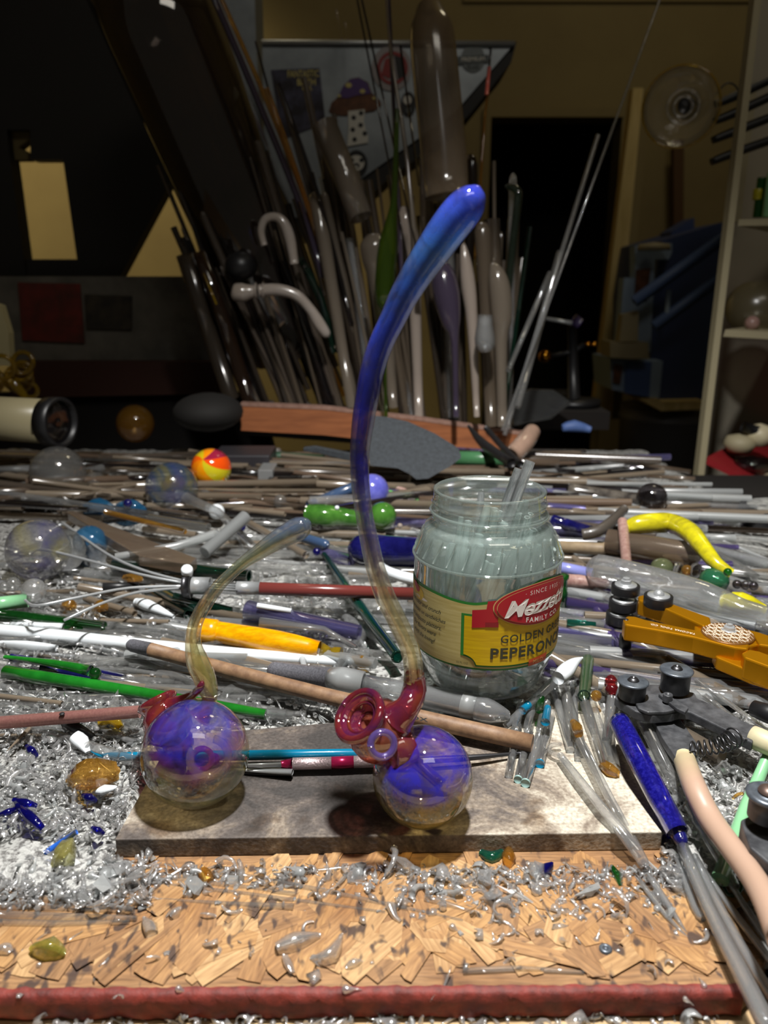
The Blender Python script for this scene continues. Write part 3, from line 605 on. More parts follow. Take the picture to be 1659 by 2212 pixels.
# ------------------------------------------------------------------ helpers for things lying on the bench
def topz(x, y):
    if inquad(x, y, pc, 0): return PT
    if y < pc[0].y + .004 and x < .17: return BT
    return terr(x, y)
def lay(px, py, rpx, lift=0.0):
    """point on the bench seen at pixel, resting height plus lift (radius iterated)"""
    z = 0.0
    for _ in range(3):
        p = P(px, py, z); r = m(rpx, p); z = topz(p.x, p.y) + r + lift
    return P(px, py, z), r
def R(name, label, cat, pts, rpx, mat, lift=0.0, zabs=None, parent=None, group=None, hollow=0.0, sub=1, seg=14, cap=True, round_=False, flute=0.0, nf=0):
    """rod/tube lying on the bench: pts [(px,py) or (px,py,lift)]"""
    if not isinstance(rpx, (list, tuple)): rpx = [rpx] * len(pts)
    Q, rr = [], []
    for q, r_ in zip(pts, rpx):
        if zabs is not None: p = P(q[0], q[1], zabs + (q[2] if len(q) > 2 else 0)); r = m(r_, p)
        else: p, r = lay(q[0], q[1], r_, q[2] if len(q) > 2 else lift)
        Q.append(p); rr.append(r)
    if round_:
        def ends(a, b, r):
            d = (a - b).normalized(); return [(a + d * r * s_, r * c_) for s_, c_ in ((.5, .86), (.85, .52), (.98, .18))]
        e0 = ends(Q[0], Q[1], rr[0]); e1 = ends(Q[-1], Q[-2], rr[-1])
        if round_ in (True, 'start'): Q = [e[0] for e in reversed(e0)] + Q; rr = [e[1] for e in reversed(e0)] + rr
        if round_ in (True, 'end'): Q = Q + [e[0] for e in e1]; rr = rr + [e[1] for e in e1]
    o = tube(name, Q, rr, mat, parent, seg=seg, hollow=hollow, sub=sub, cap=cap, flute=flute, nf=nf)
    if parent is None: tag(o, label, cat, group)
    elif label: o['label'] = label
    return o
def B(name, label, cat, px, py, rpx, mat, sq=1.0, lift=0.0, parent=None, group=None, seg=24):
    p, r = lay(px, py, rpx * sq, lift); r = m(rpx, p)
    o = ball(name, p, r, mat, parent, seg=seg, sq=sq)
    if parent is None: tag(o, label, cat, group)
    return o

# ------------------------------------------------------------------ the two fumed glass pipes
pale = C(225, 215, 130); blue = C(52, 50, 205); vio = C(95, 60, 190); cyan = C(60, 120, 190); gold_ = C(225, 190, 90)
fumeB = glass('fumed_chamber_glass', (0.93, 0.82, 0.52), rough=.02, refr=.18, ior=1.12, edge=.6, nsc=26, gloss=.07, bump=.0,
              zst=[(0.0, gold_, .10, .5), (.010, pale, .16), (.020, C(150, 170, 150), .30), (.030, blue, .62), (.042, blue, .55), (.052, vio, .45), (.060, C(120, 120, 205), .25)])
fumeBL = glass('fumed_chamber_glass_pale', (0.93, 0.85, 0.60), rough=.02, refr=.18, ior=1.12, edge=.6, nsc=26, gloss=.07,
              zst=[(0.0, C(120, 140, 190), .2, .5), (.012, C(170, 185, 130), .22), (.024, C(90, 120, 150), .22), (.034, C(150, 70, 160), .30), (.044, blue, .42), (.052, C(80, 80, 210), .36), (.062, C(130, 140, 210), .22)])
fumeS = glass('fumed_stem_glass', (0.95, 0.92, 0.80), rough=.02, refr=.2, ior=1.12, edge=.5, nsc=20, gloss=.08,
              zst=[(0.0, C(215, 140, 90), .2, .06), (.085, pale, .16), (.12, C(190, 185, 150), .10), (.150, C(100, 95, 180), .25), (.175, C(60, 56, 190), .5), (.21, C(52, 56, 200), .55), (.25, C(50, 76, 205), .5), (.280, C(60, 120, 205), .42), (.31, C(66, 72, 225), .6)])
fumeSL = glass('fumed_small_stem_glass', (0.94, 0.92, 0.76), rough=.02, refr=.2, ior=1.12, edge=.45, nsc=20, gloss=.08,
              zst=[(0.0, pale, .22, .1), (.07, pale, .24), (.09, C(170, 175, 120), .16), (.11, C(70, 95, 135), .22), (.13, C(120, 150, 140), .2), (.15, C(90, 120, 170), .25)])
ruby = glass('ruby_fumed_glass', (0.78, 0.40, 0.32), opac=.42, rough=.02, refr=.12, ior=1.2, edge=.55, gloss=.1, nsc=45,
             stain=[(.28, C(170, 105, 60)), (.42, C(190, 110, 85)), (.55, C(150, 45, 85)), (.72, C(105, 45, 110))])
rubyd = glass('deep_ruby_glass', (0.62, 0.22, 0.25), opac=.40, rough=.02, refr=.14, ior=1.2, edge=.5, gloss=.12, nsc=60,
             stain=[(.3, C(180, 90, 60)), (.5, C(160, 55, 70)), (.7, C(110, 45, 100))])
ringm = glass('violet_ring_glass', (0.7, 0.6, 0.85), opac=.45, rough=.02, dcol=C(120, 100, 180), gloss=.12)
def sphere_rest(cx, cy, rpx):
    z = PT
    for _ in range(4): c = P(cx, cy, z); r = m(rpx, c) * .985; z = PT + r
    return c, r
# right, tall pipe
cR, rR = sphere_rest(913, 1677, 110)
t = thing('glass_pipe', 'tall glass pipe with a long blue curved neck, ruby bowl and round chamber', 'pipe', (cR.x, cR.y, PT))
ball('chamber', cR, rR, fumeB, t, seg=48)
YS = cR.y + .006
stem = [(893, 1470, 22), (893, 1445, 21), (885, 1400, 21), (860, 1345, 22), (833, 1290, 22), (812, 1230, 21), (796, 1160, 20), (785, 1100, 19), (778, 1040, 20), (777, 980, 21), (783, 920, 24), (791, 870, 25), (804, 800, 26), (824, 740, 26), (848, 690, 27), (872, 640, 30), (900, 592, 33), (932, 545, 37), (965, 498, 40), (993, 462, 41), (1013, 437, 37), (1027, 418, 27), (1034, 407, 14), (1037, 403, 4)]
SQ = [PY(x, y, YS) for x, y, _ in stem]; SR = [m(r * (1.0 + .05 * min(1, max(0, (900 - y) / 200))), p) for p, (_, y, r) in zip(SQ, stem)]
tube('neck', SQ, SR, fumeS, t, seg=20, sub=3)
tube('inner_wall', SQ[:-3], [r * .45 for r in SR[:-3]], fumeS, t, seg=12, sub=2)
# bowl : lathe around its opening axis
YB = cR.y - .002
cap_c = PY(783, 1527, YB - .012); body_c = PY(822, 1580, YB + .004)
right_ = Vector((1, 0, 0)); axb = (right_ * -.58 + UP * .60 - FW * .62).normalized()
rb_ = m(71, body_c)
lathe('bowl', [(rb_ * .30, -rb_ * 1.02), (rb_ * .62, -rb_ * .85), (rb_ * .9, -rb_ * .45), (rb_ * 1.0, 0), (rb_ * .93, rb_ * .4), (rb_ * .78, rb_ * .62), (rb_ * .70, rb_ * .72), (rb_ * .76, rb_ * .84), (rb_ * .84, rb_ * .98), (rb_ * .84, rb_ * 1.1), (rb_ * .74, rb_ * 1.2),
                   (rb_ * .60, rb_ * 1.17), (rb_ * .5, rb_ * 1.02), (rb_ * .34, rb_ * .85), (rb_ * .2, rb_ * .5), (rb_ * .12, rb_ * .3)], body_c, ruby, t, axis=axb, seg=40)
def ring(name, c, axis, r, tr, mat, parent, seg=36, ts=10, a0=0.0, a1=2 * PI):
    ax = Vector(axis).normalized(); u = ax.cross(Vector((0, 0, 1))); u = u.normalized() if u.length > .01 else Vector((1, 0, 0)); v = ax.cross(u)
    return tube(name, [c + u * math.cos(a0 + (a1 - a0) * k / seg) * r + v * math.sin(a0 + (a1 - a0) * k / seg) * r for k in range(seg + 1)], tr, mat, parent, seg=ts)
ring('rolled_lip', body_c + axb * rb_ * 1.13, axb, rb_ * .76, rb_ * .13, rubyd, t)
ring('inner_lip', body_c + axb * rb_ * 1.0, axb, rb_ * .48, rb_ * .06, rubyd, t)
ring('bowl_hole', body_c + axb * rb_ * .72, axb, rb_ * .28, rb_ * .05, rubyd, t)
hc = PY(826, 1608, YB - .024); ring('thumb_ring', hc, (0.25, -1, .45), m(26, hc), m(8, hc), ringm, t)
kc = [PY(895, 1455, YS), PY(896, 1478, YS), PY(893, 1500, YS - .002), PY(880, 1528, YB), PY(858, 1552, YB)]
tube('neck_joint', kc, [m(r, p) for r, p in zip((21, 25, 27, 28, 40), kc)], rubyd, t, sub=3)
kp = [PY(908, 1470, YS), PY(911, 1492, YS), PY(902, 1520, YS), PY(884, 1548, YS)]; tube('drip', kp, [m(r, p) for r, p in zip((10, 11, 10, 4), kp)], ruby, t, sub=3)
fc = [PY(838, 1622, YB - .006), PY(862, 1618, YB - .003), PY(890, 1606, YB)]; tube('collar', fc, [m(r, p) for r, p in zip((40, 48, 34), fc)], ruby, t, sub=3)
dc = [PY(858, 1608, YB + .002), PY(880, 1630, YB), PY(916, 1662, YB - .004), PY(952, 1694, YB - .010)]
tube('downstem', dc, [m(r, p) for r, p in zip((26, 15, 13, 13), dc)], ringm, t, sub=3, hollow=.6)
ring('downstem_tip', dc[-1], dc[-1] - dc[-2], m(11, dc[-1]), m(4, dc[-1]), M['clear'], t)
# left, small pipe
cL, rL = sphere_rest(422, 1626, 117)
t = thing('glass_pipe', 'short glass pipe with a clear yellowish swan neck and violet round chamber', 'pipe', (cL.x, cL.y, PT))
ball('chamber', cL, rL, fumeBL, t, seg=48)
YS = cL.y + .012
stem = [(455, 1515, 14), (450, 1490, 21), (440, 1460, 24), (427, 1430, 24), (418, 1395, 18), (418, 1365, 16), (427, 1335, 15), (445, 1303, 15), (470, 1268, 14), (500, 1238, 13), (530, 1212, 14), (560, 1192, 17), (590, 1172, 21), (618, 1156, 24), (643, 1143, 26), (658, 1136, 22), (668, 1132, 13), (672, 1131, 4)]
SQ = [PY(x, y, YS) for x, y, _ in stem]; SR = [m(r, p) for p, (_, _, r) in zip(SQ, stem)]
tube('neck', SQ, SR, fumeSL, t, seg=20, sub=3); tube('inner_wall', SQ[:-2], [r * .45 for r in SR[:-2]], fumeSL, t, seg=12, sub=2)
bc = PY(362, 1562, cL.y + .022); rr = m(53, bc); axl = Vector((-.5, .45, .74)).normalized()
lathe('bowl', [(0, -rr), (rr * .5, -rr * .86), (rr * .87, -rr * .5), (rr, 0), (rr * .9, rr * .42), (rr * .72, rr * .66), (rr * .76, rr * .8), (rr * .86, rr * .95), (rr * .8, rr * 1.08), (rr * .55, rr * 1.0), (rr * .3, rr * .7), (rr * .15, rr * .3)], bc, rubyd, t, axis=axl, seg=36)
hp = [PY(438, 1468, YS - .004), PY(434, 1482, YS - .006), PY(418, 1500, YS), PY(395, 1514, YS + .004), PY(378, 1528, YS + .006)]; tube('spur', hp, [m(r, p) for r, p in zip((3, 8, 9, 14, 26), hp)], rubyd, t, sub=3)
jc = [PY(452, 1505, YS), PY(446, 1530, YS - .002), PY(430, 1552, YS - .004)]; tube('neck_joint', jc, [m(r, p) for r, p in zip((14, 16, 26), jc)], ruby, t, sub=3)
rc = PY(452, 1636, cL.y - .006); ring('inner_spiral', rc, (.3, -1, .3), m(40, rc), m(9, rc), M['ygl'] if False else fumeSL, t, a0=-.6, a1=4.4)
ring('perforated_ring', PY(436, 1640, cL.y), (.1, -1, .5), m(22, rc), m(7, rc), ruby, t)
B('frit_core', None, None, 462, 1640, 13, M['redg'], parent=t, lift=.012)
B('inner_pocket', None, None, 385, 1605, 34, rubyd, parent=t, lift=.008)

# ------------------------------------------------------------------ the pepper jar
JC = Vector(PY(1053, 1190, .476)); JX, JY = JC.x, .476; JR = .047; JZ = .0155
def jr(z):  # outer radius by height (world z)
    tb = [(JZ, .036), (.022, .0385), (.032, .0415), (.040, .0448), (.046, .0460), (.1000, .0468), (.1036, .0473), (.1060, .0462), (.118, .0418), (.1215, .0400), (.124, .0352), (.1285, .0348)]
    for (a, ra), (b, rb2) in zip(tb, tb[1:]):
        if a <= z <= b: return ra + (rb2 - ra) * (z - a) / (b - a)
    return tb[-1][1]
t = thing('pickle_jar', 'open ribbed glass jar with a yellow, red and green pepper label, full of rods', 'jar', (JX, JY, JZ))
prof = [(0, JZ), (.030, JZ), (.036, JZ + .002)] + [(jr(z), z) for z in (.022, .028, .032, .034, .040, .046, .070, .098, .1015, .1036, .1055, .111, .118, .1215, .1235, .125)]
prof += [(.0346, .1275), (.0360, .1288), (.0368, .1300), (.0360, .1312), (.0346, .1325), (.0346, .1345), (.0358, .1355), (.0362, .1365), (.0356, .1376), (.0350, .1388), (.0350, .1432), (.0353, .1445), (.0342, .1453), (.0328, .1446), (.0322, .1430), (.0318, .1280), (.0330, .1240), (.039, .1200)]
prof += [(.0455, .1036), (.044, .05), (.034, .022), (0, .020)]
lathe('glass_body', [(r, z) for r, z in prof], (JX, JY, 0), M['aqua'], t, seg=72)
# moulded facets on the shoulder: slanted ribs
V, Fc = [], []
for k in range(28):
    a = 2 * PI * k / 28
    def q(z, a_): r = jr(z) + .0002; return Vector((JX + r * math.sin(a_), JY - r * math.cos(a_), z))
    tube_vf([q(.1055, a), q(.112, a + .04), q(.1195, a + .08)], [.0007, .0008, .0005], seg=5, V=V, Fc=Fc)
mk('moulded_ribs', V, Fc, M['aqua'], t)
ring('moulded_seam', Vector((JX, JY, .1036)), (0, 0, 1), .0473, .0008, M['aqua'], t, seg=60, ts=6)
ring('thread', Vector((JX, JY, .1300)), (.03, 0, 1), .0366, .0010, M['aqua'], t, seg=60, ts=6)
ring('lower_seam', Vector((JX, JY, .033)), (0, 0, 1), .0419, .0006, M['aqua'], t, seg=60, ts=6)
lathe('water', [(0, .0440), (.0424, .0440), (.0428, .060), (.0430, .112), (.0385, .1165), (0, .1165)], (JX, JY, 0), M['water'], t, seg=48, smooth=True)
# label, wrapped on the body
DEG = PI / 180
def wrap(u, z, off): u = u - 7.5 * DEG; r = jr(min(z, .1)) + off; return Vector((JX + r * math.sin(u), JY - r * math.cos(u), z))
def itp(tb, u):
    if u <= tb[0][0]: return tb[0][1]
    for (a, va), (b, vb) in zip(tb, tb[1:]):
        if u <= b: s = (u - a) / (b - a); s = s * s * (3 - 2 * s); return va + (vb - va) * s
    return tb[-1][1]
def band(name, u0, u1, ftop, fbot, off, mat, parent, nu=70, nz=8):
    V, Fc = [], []
    for i in range(nu + 1):
        u = (u0 + (u1 - u0) * i / nu); a, b = fbot(u), ftop(u)
        for j in range(nz + 1):
            V.append(wrap(u * DEG, a + (b - a) * j / nz, off))
    for i in range(nu):
        for j in range(nz): k = i * (nz + 1) + j; Fc.append((k, k + nz + 1, k + nz + 2, k + 1))
    return mk(name, V, Fc, mat, parent)
LT = [(-150, .086), (-85, .0885), (-50, .0890), (-10, .0868), (6, .0885), (22, .0950), (45, .0992), (70, .0960), (90, .0900), (110, .087)]
LB = lambda u: .0430
M['lab_cream'] = solid('cream_label', C(206, 194, 132), .5, c2=C(188, 172, 104), scale=40, stretch=(1, 1, 14)); M['lab_green'] = solid('green_label', C(42, 128, 48), .5)
M['lab_yel'] = solid('yellow_label', C(222, 188, 8), .45, c2=C(205, 165, 4), scale=50, stretch=(1, 1, 14)); M['lab_red'] = solid('red_label', C(176, 24, 40), .45); M['lab_dred'] = solid('dark_red_label', C(140, 18, 34), .45)
M['lab_wht'] = solid('white_ink', C(238, 232, 226), .5); M['lab_ink'] = solid('dark_ink', C(58, 58, 42), .5); M['lab_or'] = solid('orange_ink', C(205, 85, 40), .5); M['lab_gold'] = solid('gold_ink', C(215, 185, 120), .5)
lab = band('paper_label', -150, 112, lambda u: itp(LT, u), LB, .0004, M['lab_green'], t, nu=130)
band('cream_panel', -150, 112, lambda u: itp(LT, u) - .0016, lambda u: LB(u) + .0014, .0006, M['lab_cream'], lab, nu=130)
nt_ = lambda u: .0468 + (.0062 * max(0, 1 - ((u + 17) / 11.0) ** 2) ** .5 if u < -6 else 0)
band('green_panel', -17.5, 112, lambda u: .0795 if u < 12 else itp(LT, u) - .003, lambda u: nt_(u) - .0012, .0008, M['lab_green'], lab, nu=90)
band('yellow_panel', -15.2, 112, lambda u: .0782 if u < 12 else itp(LT, u) - .004, lambda u: nt_(u), .0010, M['lab_yel'], lab, nu=90)
band('ribbon', -9.5, 9, lambda u: (.0885 if u > 1 else .0835) + .00012 * u, lambda u: (.0745 if u > 1 else .0720) + .0001 * u, .0012, M['lab_red'], lab, nu=24)
band('ribbon_fold', 0, 9.5, lambda u: .0752, lambda u: .0722, .0013, M['lab_dred'], lab, nu=8)
def oval(name, uc, zc, ru, rz, off, mat, tilt=0.0, ncol=60):
    V, Fc = [], []; nz = 8
    for i in range(ncol + 1):
        s = math.cos(PI * (1 - i / ncol)); u = uc + ru * s; h = rz * math.sqrt(max(0, 1 - s * s))
        for j in range(nz + 1): V.append(wrap(u * DEG, zc + tilt * s + h * (2 * j / nz - 1), off))
    for i in range(ncol):
        for j in range(nz): k = i * (nz + 1) + j; Fc.append((k, k + nz + 1, k + nz + 2, k + 1))
    return mk(name, V, Fc, mat, lab)
oval('oval_border', 46, .0846, 41, .0137, .0014, M['lab_gold']); oval('red_oval', 46, .0846, 40.3, .0133, .0016, M['lab_red'])
oval('oval_line', 46, .0846, 38.3, .0123, .0018, M['lab_gold']); oval('red_field', 46, .0846, 37.9, .0121, .0020, M['lab_red'])
def wtext(name, key, uc, zc, off, mat, arch=0.0, tilt=0.0, hs=1.0, fit=None):
    V, Fc = TXT[key]; bm = bmesh.new(); vs = [bm.verts.new(v) for v in V]
    for f in Fc:
        try: bm.faces.new([vs[i] for i in f])
        except ValueError: pass
    bmesh.ops.triangulate(bm, faces=bm.faces[:])
    W_ = max(v.x for v in V) - min(v.x for v in V); x0_ = (max(v.x for v in V) + min(v.x for v in V)) / 2
    s = 1.0 if fit is None else (fit * DEG * JR) / W_
    bm.verts.index_update()
    V2 = [];
    for v in bm.verts:
        x_ = (v.co.x - x0_) * s; nx_ = x_ / (W_ * s / 2)
        V2.append(wrap(uc * DEG + x_ / JR, zc + v.co.y * s * hs + arch * (1 - nx_ * nx_) + tilt * nx_, off))
    F2 = [tuple(v.index for v in f.verts) for f in bm.faces]; bm.free()
    return mk(name, V2, F2, mat, lab, smooth=False)
wtext('lettering', 'mezz', 45, .0838, .0023, M['lab_wht'], fit=64, hs=.95, tilt=.0008)
wtext('lettering', 'since', 46, .0923, .0023, M['lab_wht'], fit=36, arch=.0006)
wtext('lettering', 'fam', 46, .0758, .0023, M['lab_wht'], fit=33, arch=-.0012)
wtext('lettering', 'gg', 45.5, .0640, .0013, M['lab_ink'], fit=68)
wtext('lettering', 'pep', 46.5, .0545, .0013, M['lab_ink'], fit=84, hs=.95)
for i, (k_, f_) in enumerate([('l1', 43), ('l2', 52), ('l3', 44), ('l4', 34), ('l5', 32)]): wtext('lettering', k_, -56, .0760 - .0052 * i, .0009, M['lab_ink'], fit=f_)
wtext('lettering', 'oz', -16, .0470, .0013, M['lab_ink'], fit=9); wtext('lettering', 'ml', -16, .0442, .0013, M['lab_ink'], fit=9)
band('orange_tag', 35, 54, lambda u: .0487 + .00004 * (u - 45), lambda u: .0437, .0012, M['lab_or'], lab, nu=14); wtext('lettering', 'mild', 44, .0461, .0015, M['lab_gold'], fit=10)
# printed peppers
for (u_, z_, ru, rz, c_) in [(-72, .0835, 5, .004, 'lab_yel'), (-62, .0820, 8, .0042, 'lab_yel'), (-68, .0862, 4, .002, 'lab_red'), (-64, .0845, 4, .0022, 'lab_red'), (-58, .0798, 9, .0010, 'lab_wht')]: oval('printed_pepper', u_, z_, ru, rz, .0008 + .0001 * (c_ == 'lab_red'), M[c_], ncol=12)
# rods inside the jar
Rj = random.Random(11)
JROD = glass('jar_rod_glass', (.9, .94, .93), opac=.36, dcol=C(214, 228, 224), rough=.06, refr=0, edge=.03, gloss=.06)
for i in range(66):
    a = Rj.uniform(0, 2 * PI); r0 = .036 * math.sqrt(Rj.random()); r1 = .030 * math.sqrt(Rj.random())
    A = Vector((JX + r0 * math.cos(a) * .8 - .007, JY + r0 * math.sin(a) * .9, .023 + .012 * Rj.random()))
    th = Rj.uniform(0, 2 * PI); Bz = Rj.uniform(.100, .134); Bp = Vector((A.x + Rj.uniform(.006, .034), JY + r1 * math.sin(th) * .8, Bz)); Bp.x = min(Bp.x, JX + (.036 if Bz < .115 else .026))
    rd = Rj.uniform(.0016, .0032)
    o = tube('glass_rod', [A, Bp], rd, JROD, seg=8, hollow=0.6 if i % 4 == 0 else 0); tag(o, 'clear glass rod standing inside the pepper jar', 'rod', 'clear rods inside the pepper jar')
for i, (bx, bz, tx_, ty_, r_, lb) in enumerate([(-.006, .07, 1145, 996, .0034, 'widest clear tube sticking out above the rim of the pepper jar'), (-.012, .07, 1120, 1012, .0026, 'second clear tube sticking out of the pepper jar, left of the widest'), (0, .07, 1108, 1030, .0018, 'thin clear rod leaning beside the tubes out of the pepper jar'), (-.01, .08, 1040, 1063, .0022, 'short clear tube end just below the pepper jar rim at left')]):
    tp = PY(tx_, ty_, JY + .004); o = tube('glass_tube', [Vector((JX + bx, JY - .004, bz)), tp], r_, M['clear2'], seg=14, hollow=.7); tag(o, lb, 'tube')
CH = solid('bright_cobalt_chip', C(40, 48, 190), .15, coat=1)
for i in range(90):
    a = Rj.uniform(0, 2 * PI); r0 = (.031 if i % 3 else .02) * (.8 + .2 * Rj.random()); p = Vector((JX + r0 * math.cos(a), JY + r0 * math.sin(a), Rj.uniform(.026, .042)))
    mt = Rj.choice([CH, CH, CH, M['tealg'], M['white'], M['white'], M['frost'], M['ygl']]); rr = Rj.uniform(.0028, .006)
    V, Fc = lathe_vf(ball_prof(rr, 4), p, (Rj.uniform(-1, 1), Rj.uniform(-1, 1), .5), seg=6); o = mk('glass_chip', V, Fc, mt, None, False); tag(o, 'small coloured glass chip at the bottom of the pepper jar', 'chip', 'coloured chips at the bottom of the pepper jar')

# ------------------------------------------------------------------ big rods and tools lying around the plate
t = thing('ceramic_rod', 'long brown scorched rod with a dark rounded tip passing behind both pipes', 'rod', P(700, 1500, 0))
R('shaft', None, None, [(325, 1403, .015), (700, 1502, .012), (1150, 1606, .003)], [15, 17, 19], M['brown'], parent=t, sub=4, seg=20)
R('dark_tip', 'dark grey rounded tip', None, [(286, 1394, .016), (326, 1403.4, .015)], [14, 15.5], M['graph'], parent=t, round_='start', seg=20)
p_ = P(893, 1548, .022); V, Fc = TXT['rod']; w_ = max(v.x for v in V); k_ = m(20, p_) / w_
mk('lettering', [P(898, 1551, .0255) + Vector((v.x * k_ * 1.3, v.y * k_ * 1.2 - v.x * k_ * .35, -v.x * k_ * .1 + (0.0))) for v in V], Fc, M['s_bk'], t, False)
R('opal_rod', 'long glossy white rod running from the left edge behind the brown rod', 'rod', [(-40, 1359, .002), (101, 1372, .002), (265, 1389, .002), (500, 1412, .002), (752, 1430, .002)], [15, 15, 14, 14, 11], M['white'], round_='end', sub=3, seg=20)
t = thing('green_and_white_rod', 'short rod, half white half green, lying above the long white rod', 'rod', P(130, 1358, 0))
R('white_half', None, None, [(26, 1350, .002), (60, 1350, .002), (105, 1354, .002), (138, 1357, .002)], [6, 7, 9, 11], M['white'], parent=t, sub=3)
R('green_half', None, None, [(140, 1357, .002), (228, 1364, .002)], 7, M['greeng'], parent=t)
R('white_shard', 'flat white glass piece tapering right, under the long white rod', 'glass piece', [(0, 1390, .003), (60, 1395, .003), (122, 1399, .003)], [7, 12, 7], M['white'], sub=3, flute=.15, nf=3)
R('green_rod', 'long glossy green rod running under the violet chamber at left', 'rod', [(12, 1452, .004), (300, 1497, .005), (574, 1543, .003)], [15, 14, 11], M['green'], seg=20, hollow=.72, sub=3)
t = thing('green_stirring_rod', 'shorter green rod with a round knob, lying above the long green one', 'rod', P(110, 1440, 0))
R('shaft', None, None, [(10, 1419, .012), (120, 1434, .013), (195, 1449, .013)], [4, 9, 12], M['green'], parent=t, sub=3, seg=18)
B('knob', None, None, 206, 1455, 13, M['greeng'], parent=t, lift=.012)
R('navy_rod', 'dark navy rod beside the green stirring rod', 'rod', [(24, 1420, .006), (150, 1440, .006), (268, 1464, .004)], 8, M['navy'])
R('navy_rod', 'second dark navy rod, ending just right of the green knob', 'rod', [(90, 1442, .004), (270, 1476, .003)], 9, M['navy'])
t = thing('pink_pencil', 'pink metallic tube with a black dot pointing in from the left edge', 'tube', P(150, 1550, 0))
R('tube', None, None, [(-60, 1566, .012), (302, 1537, .018)], [14, 13.5], M['pink'], parent=t, seg=20, hollow=.6)
q_, r_ = lay(138, 1545, 13, .016); ball('dot', q_ + Vector((0, -.0022, r_ * .62)), .0016, M['s_bk'], t, sq=.5)
t = thing('teal_rod', 'teal painted rod passing behind both round chambers', 'rod', P(500, 1630, 0))
R('shaft', None, None, [(262, 1634, .004), (500, 1632, .004), (782, 1627, .004)], [9, 11, 10], M['teal'], parent=t, seg=18, round_='end')
R('thin_tip', None, None, [(196, 1622, .005), (215, 1632, .005), (240, 1632, .004), (264, 1634, .004)], [2, 4, 7, 9], M['teal'], parent=t, sub=3)
t = thing('hobby_tool', 'knurled silver and magenta metal tool lying between the two chambers', 'tool', P(700, 1650, 0))
R('handle', None, None, [(632, 1650, .003), (716, 1648, .003)], 13, M['knurl'], parent=t, seg=20)
R('magenta_band', None, None, [(716, 1648, .003), (764, 1646, .003)], 13.3, M['magenta'], parent=t, seg=20)
R('rear_grip', None, None, [(764, 1646, .003), (830, 1644, .003)], 13, M['knurl'], parent=t, seg=20)
R('collar', None, None, [(608, 1651, .004), (632, 1650, .004)], [8, 12], M['magenta'], parent=t)
R('bit', None, None, [(535, 1653, .006), (608, 1651, .006)], [4, 5], M['steel'], parent=t, flute=.25, nf=3, sub=4)
R('spike', None, None, [(830, 1646, .004), (1000, 1638, .004), (1148, 1624, .002)], [9, 7, 2], M['dsteel'], parent=t, sub=3)
t = thing('tweezers', 'plain steel tweezers lying under the knurled tool', 'tweezers', P(590, 1670, 0))
R('arm', None, None, [(505, 1662, .002), (632, 1668, .003)], [3, 7], M['steel'], parent=t, flute=.2, nf=2); R('arm', None, None, [(500, 1668, 0), (630, 1675, 0)], [3, 4], M['dsteel'], parent=t)
t = thing('frit_tube', 'bright yellow speckled glass tube with a clear necked end', 'tube', P(580, 1380, 0))
R('body', None, None, [(432, 1360, .006), (466, 1365, .006), (472, 1366, .006), (600, 1388, .006), (690, 1404, .006)], [26, 27, 24, 26, 19], M['yellowfrit'], parent=t, sub=3, seg=22)
R('clear_neck', None, None, [(690, 1404, .006), (715, 1409, .006), (722, 1410, .006), (737, 1412, .006)], [19, 10, 13, 14], M['ygl'], parent=t, sub=3)
R('lavender_tube', 'wide lavender glass tube above the yellow tube, open at its right end', 'tube', [(535, 1318, .012), (776, 1366, .010)], [22, 17], M['lav'], hollow=.8, seg=20)
R('clear_tube', 'clear tube lying across the lavender tube', 'tube', [(560, 1345, .016), (700, 1360, .014), (770, 1398, .010)], [12, 8, 5], M['clear'], hollow=.7)
t = thing('teal_tube', 'dark teal glass tube pointing down to its open end beside the tall neck', 'tube', P(820, 1370, 0))
R('body', None, None, [(700, 1198, .012), (770, 1300, .016), (858, 1418, .012)], [6, 12, 13], M['tealg'], parent=t, hollow=.6, seg=18)
q_, r_ = lay(858, 1419, 13, .012); ring('open_rim', q_, (.35, -.9, .1), r_ * .9, r_ * .22, M['dgreen'], t)
# graphite reamer in a glass joint
t = thing('graphite_reamer', 'grey graphite rod with a rounded tip set in a clear glass tube', 'tool', P(800, 1470, 0))
R('graphite_tip', None, None, [(595, 1448, .008), (728, 1468, .008)], [19, 24], M['graph'], parent=t, round_='start', seg=22)
R('glass_joint', None, None, [(718, 1466, .008), (740, 1470, .008), (784, 1478, .008)], [25, 29, 28], M['frost'], parent=t, seg=22, hollow=.85)
R('graphite_core', None, None, [(728, 1468, .008), (780, 1477, .008)], 20, M['dsteel'], parent=t, seg=18)
R('glass_tube', None, None, [(784, 1478, .008), (1010, 1524, .008), (1062, 1538, .008), (1095, 1546, .008)], [22, 27, 25, 12], M['clear2'], parent=t, seg=22, hollow=.85, sub=2)
R('frosted_band', None, None, [(1000, 1522, .008), (1030, 1529, .008)], [27.6, 27.4], M['frost'], parent=t, seg=22)
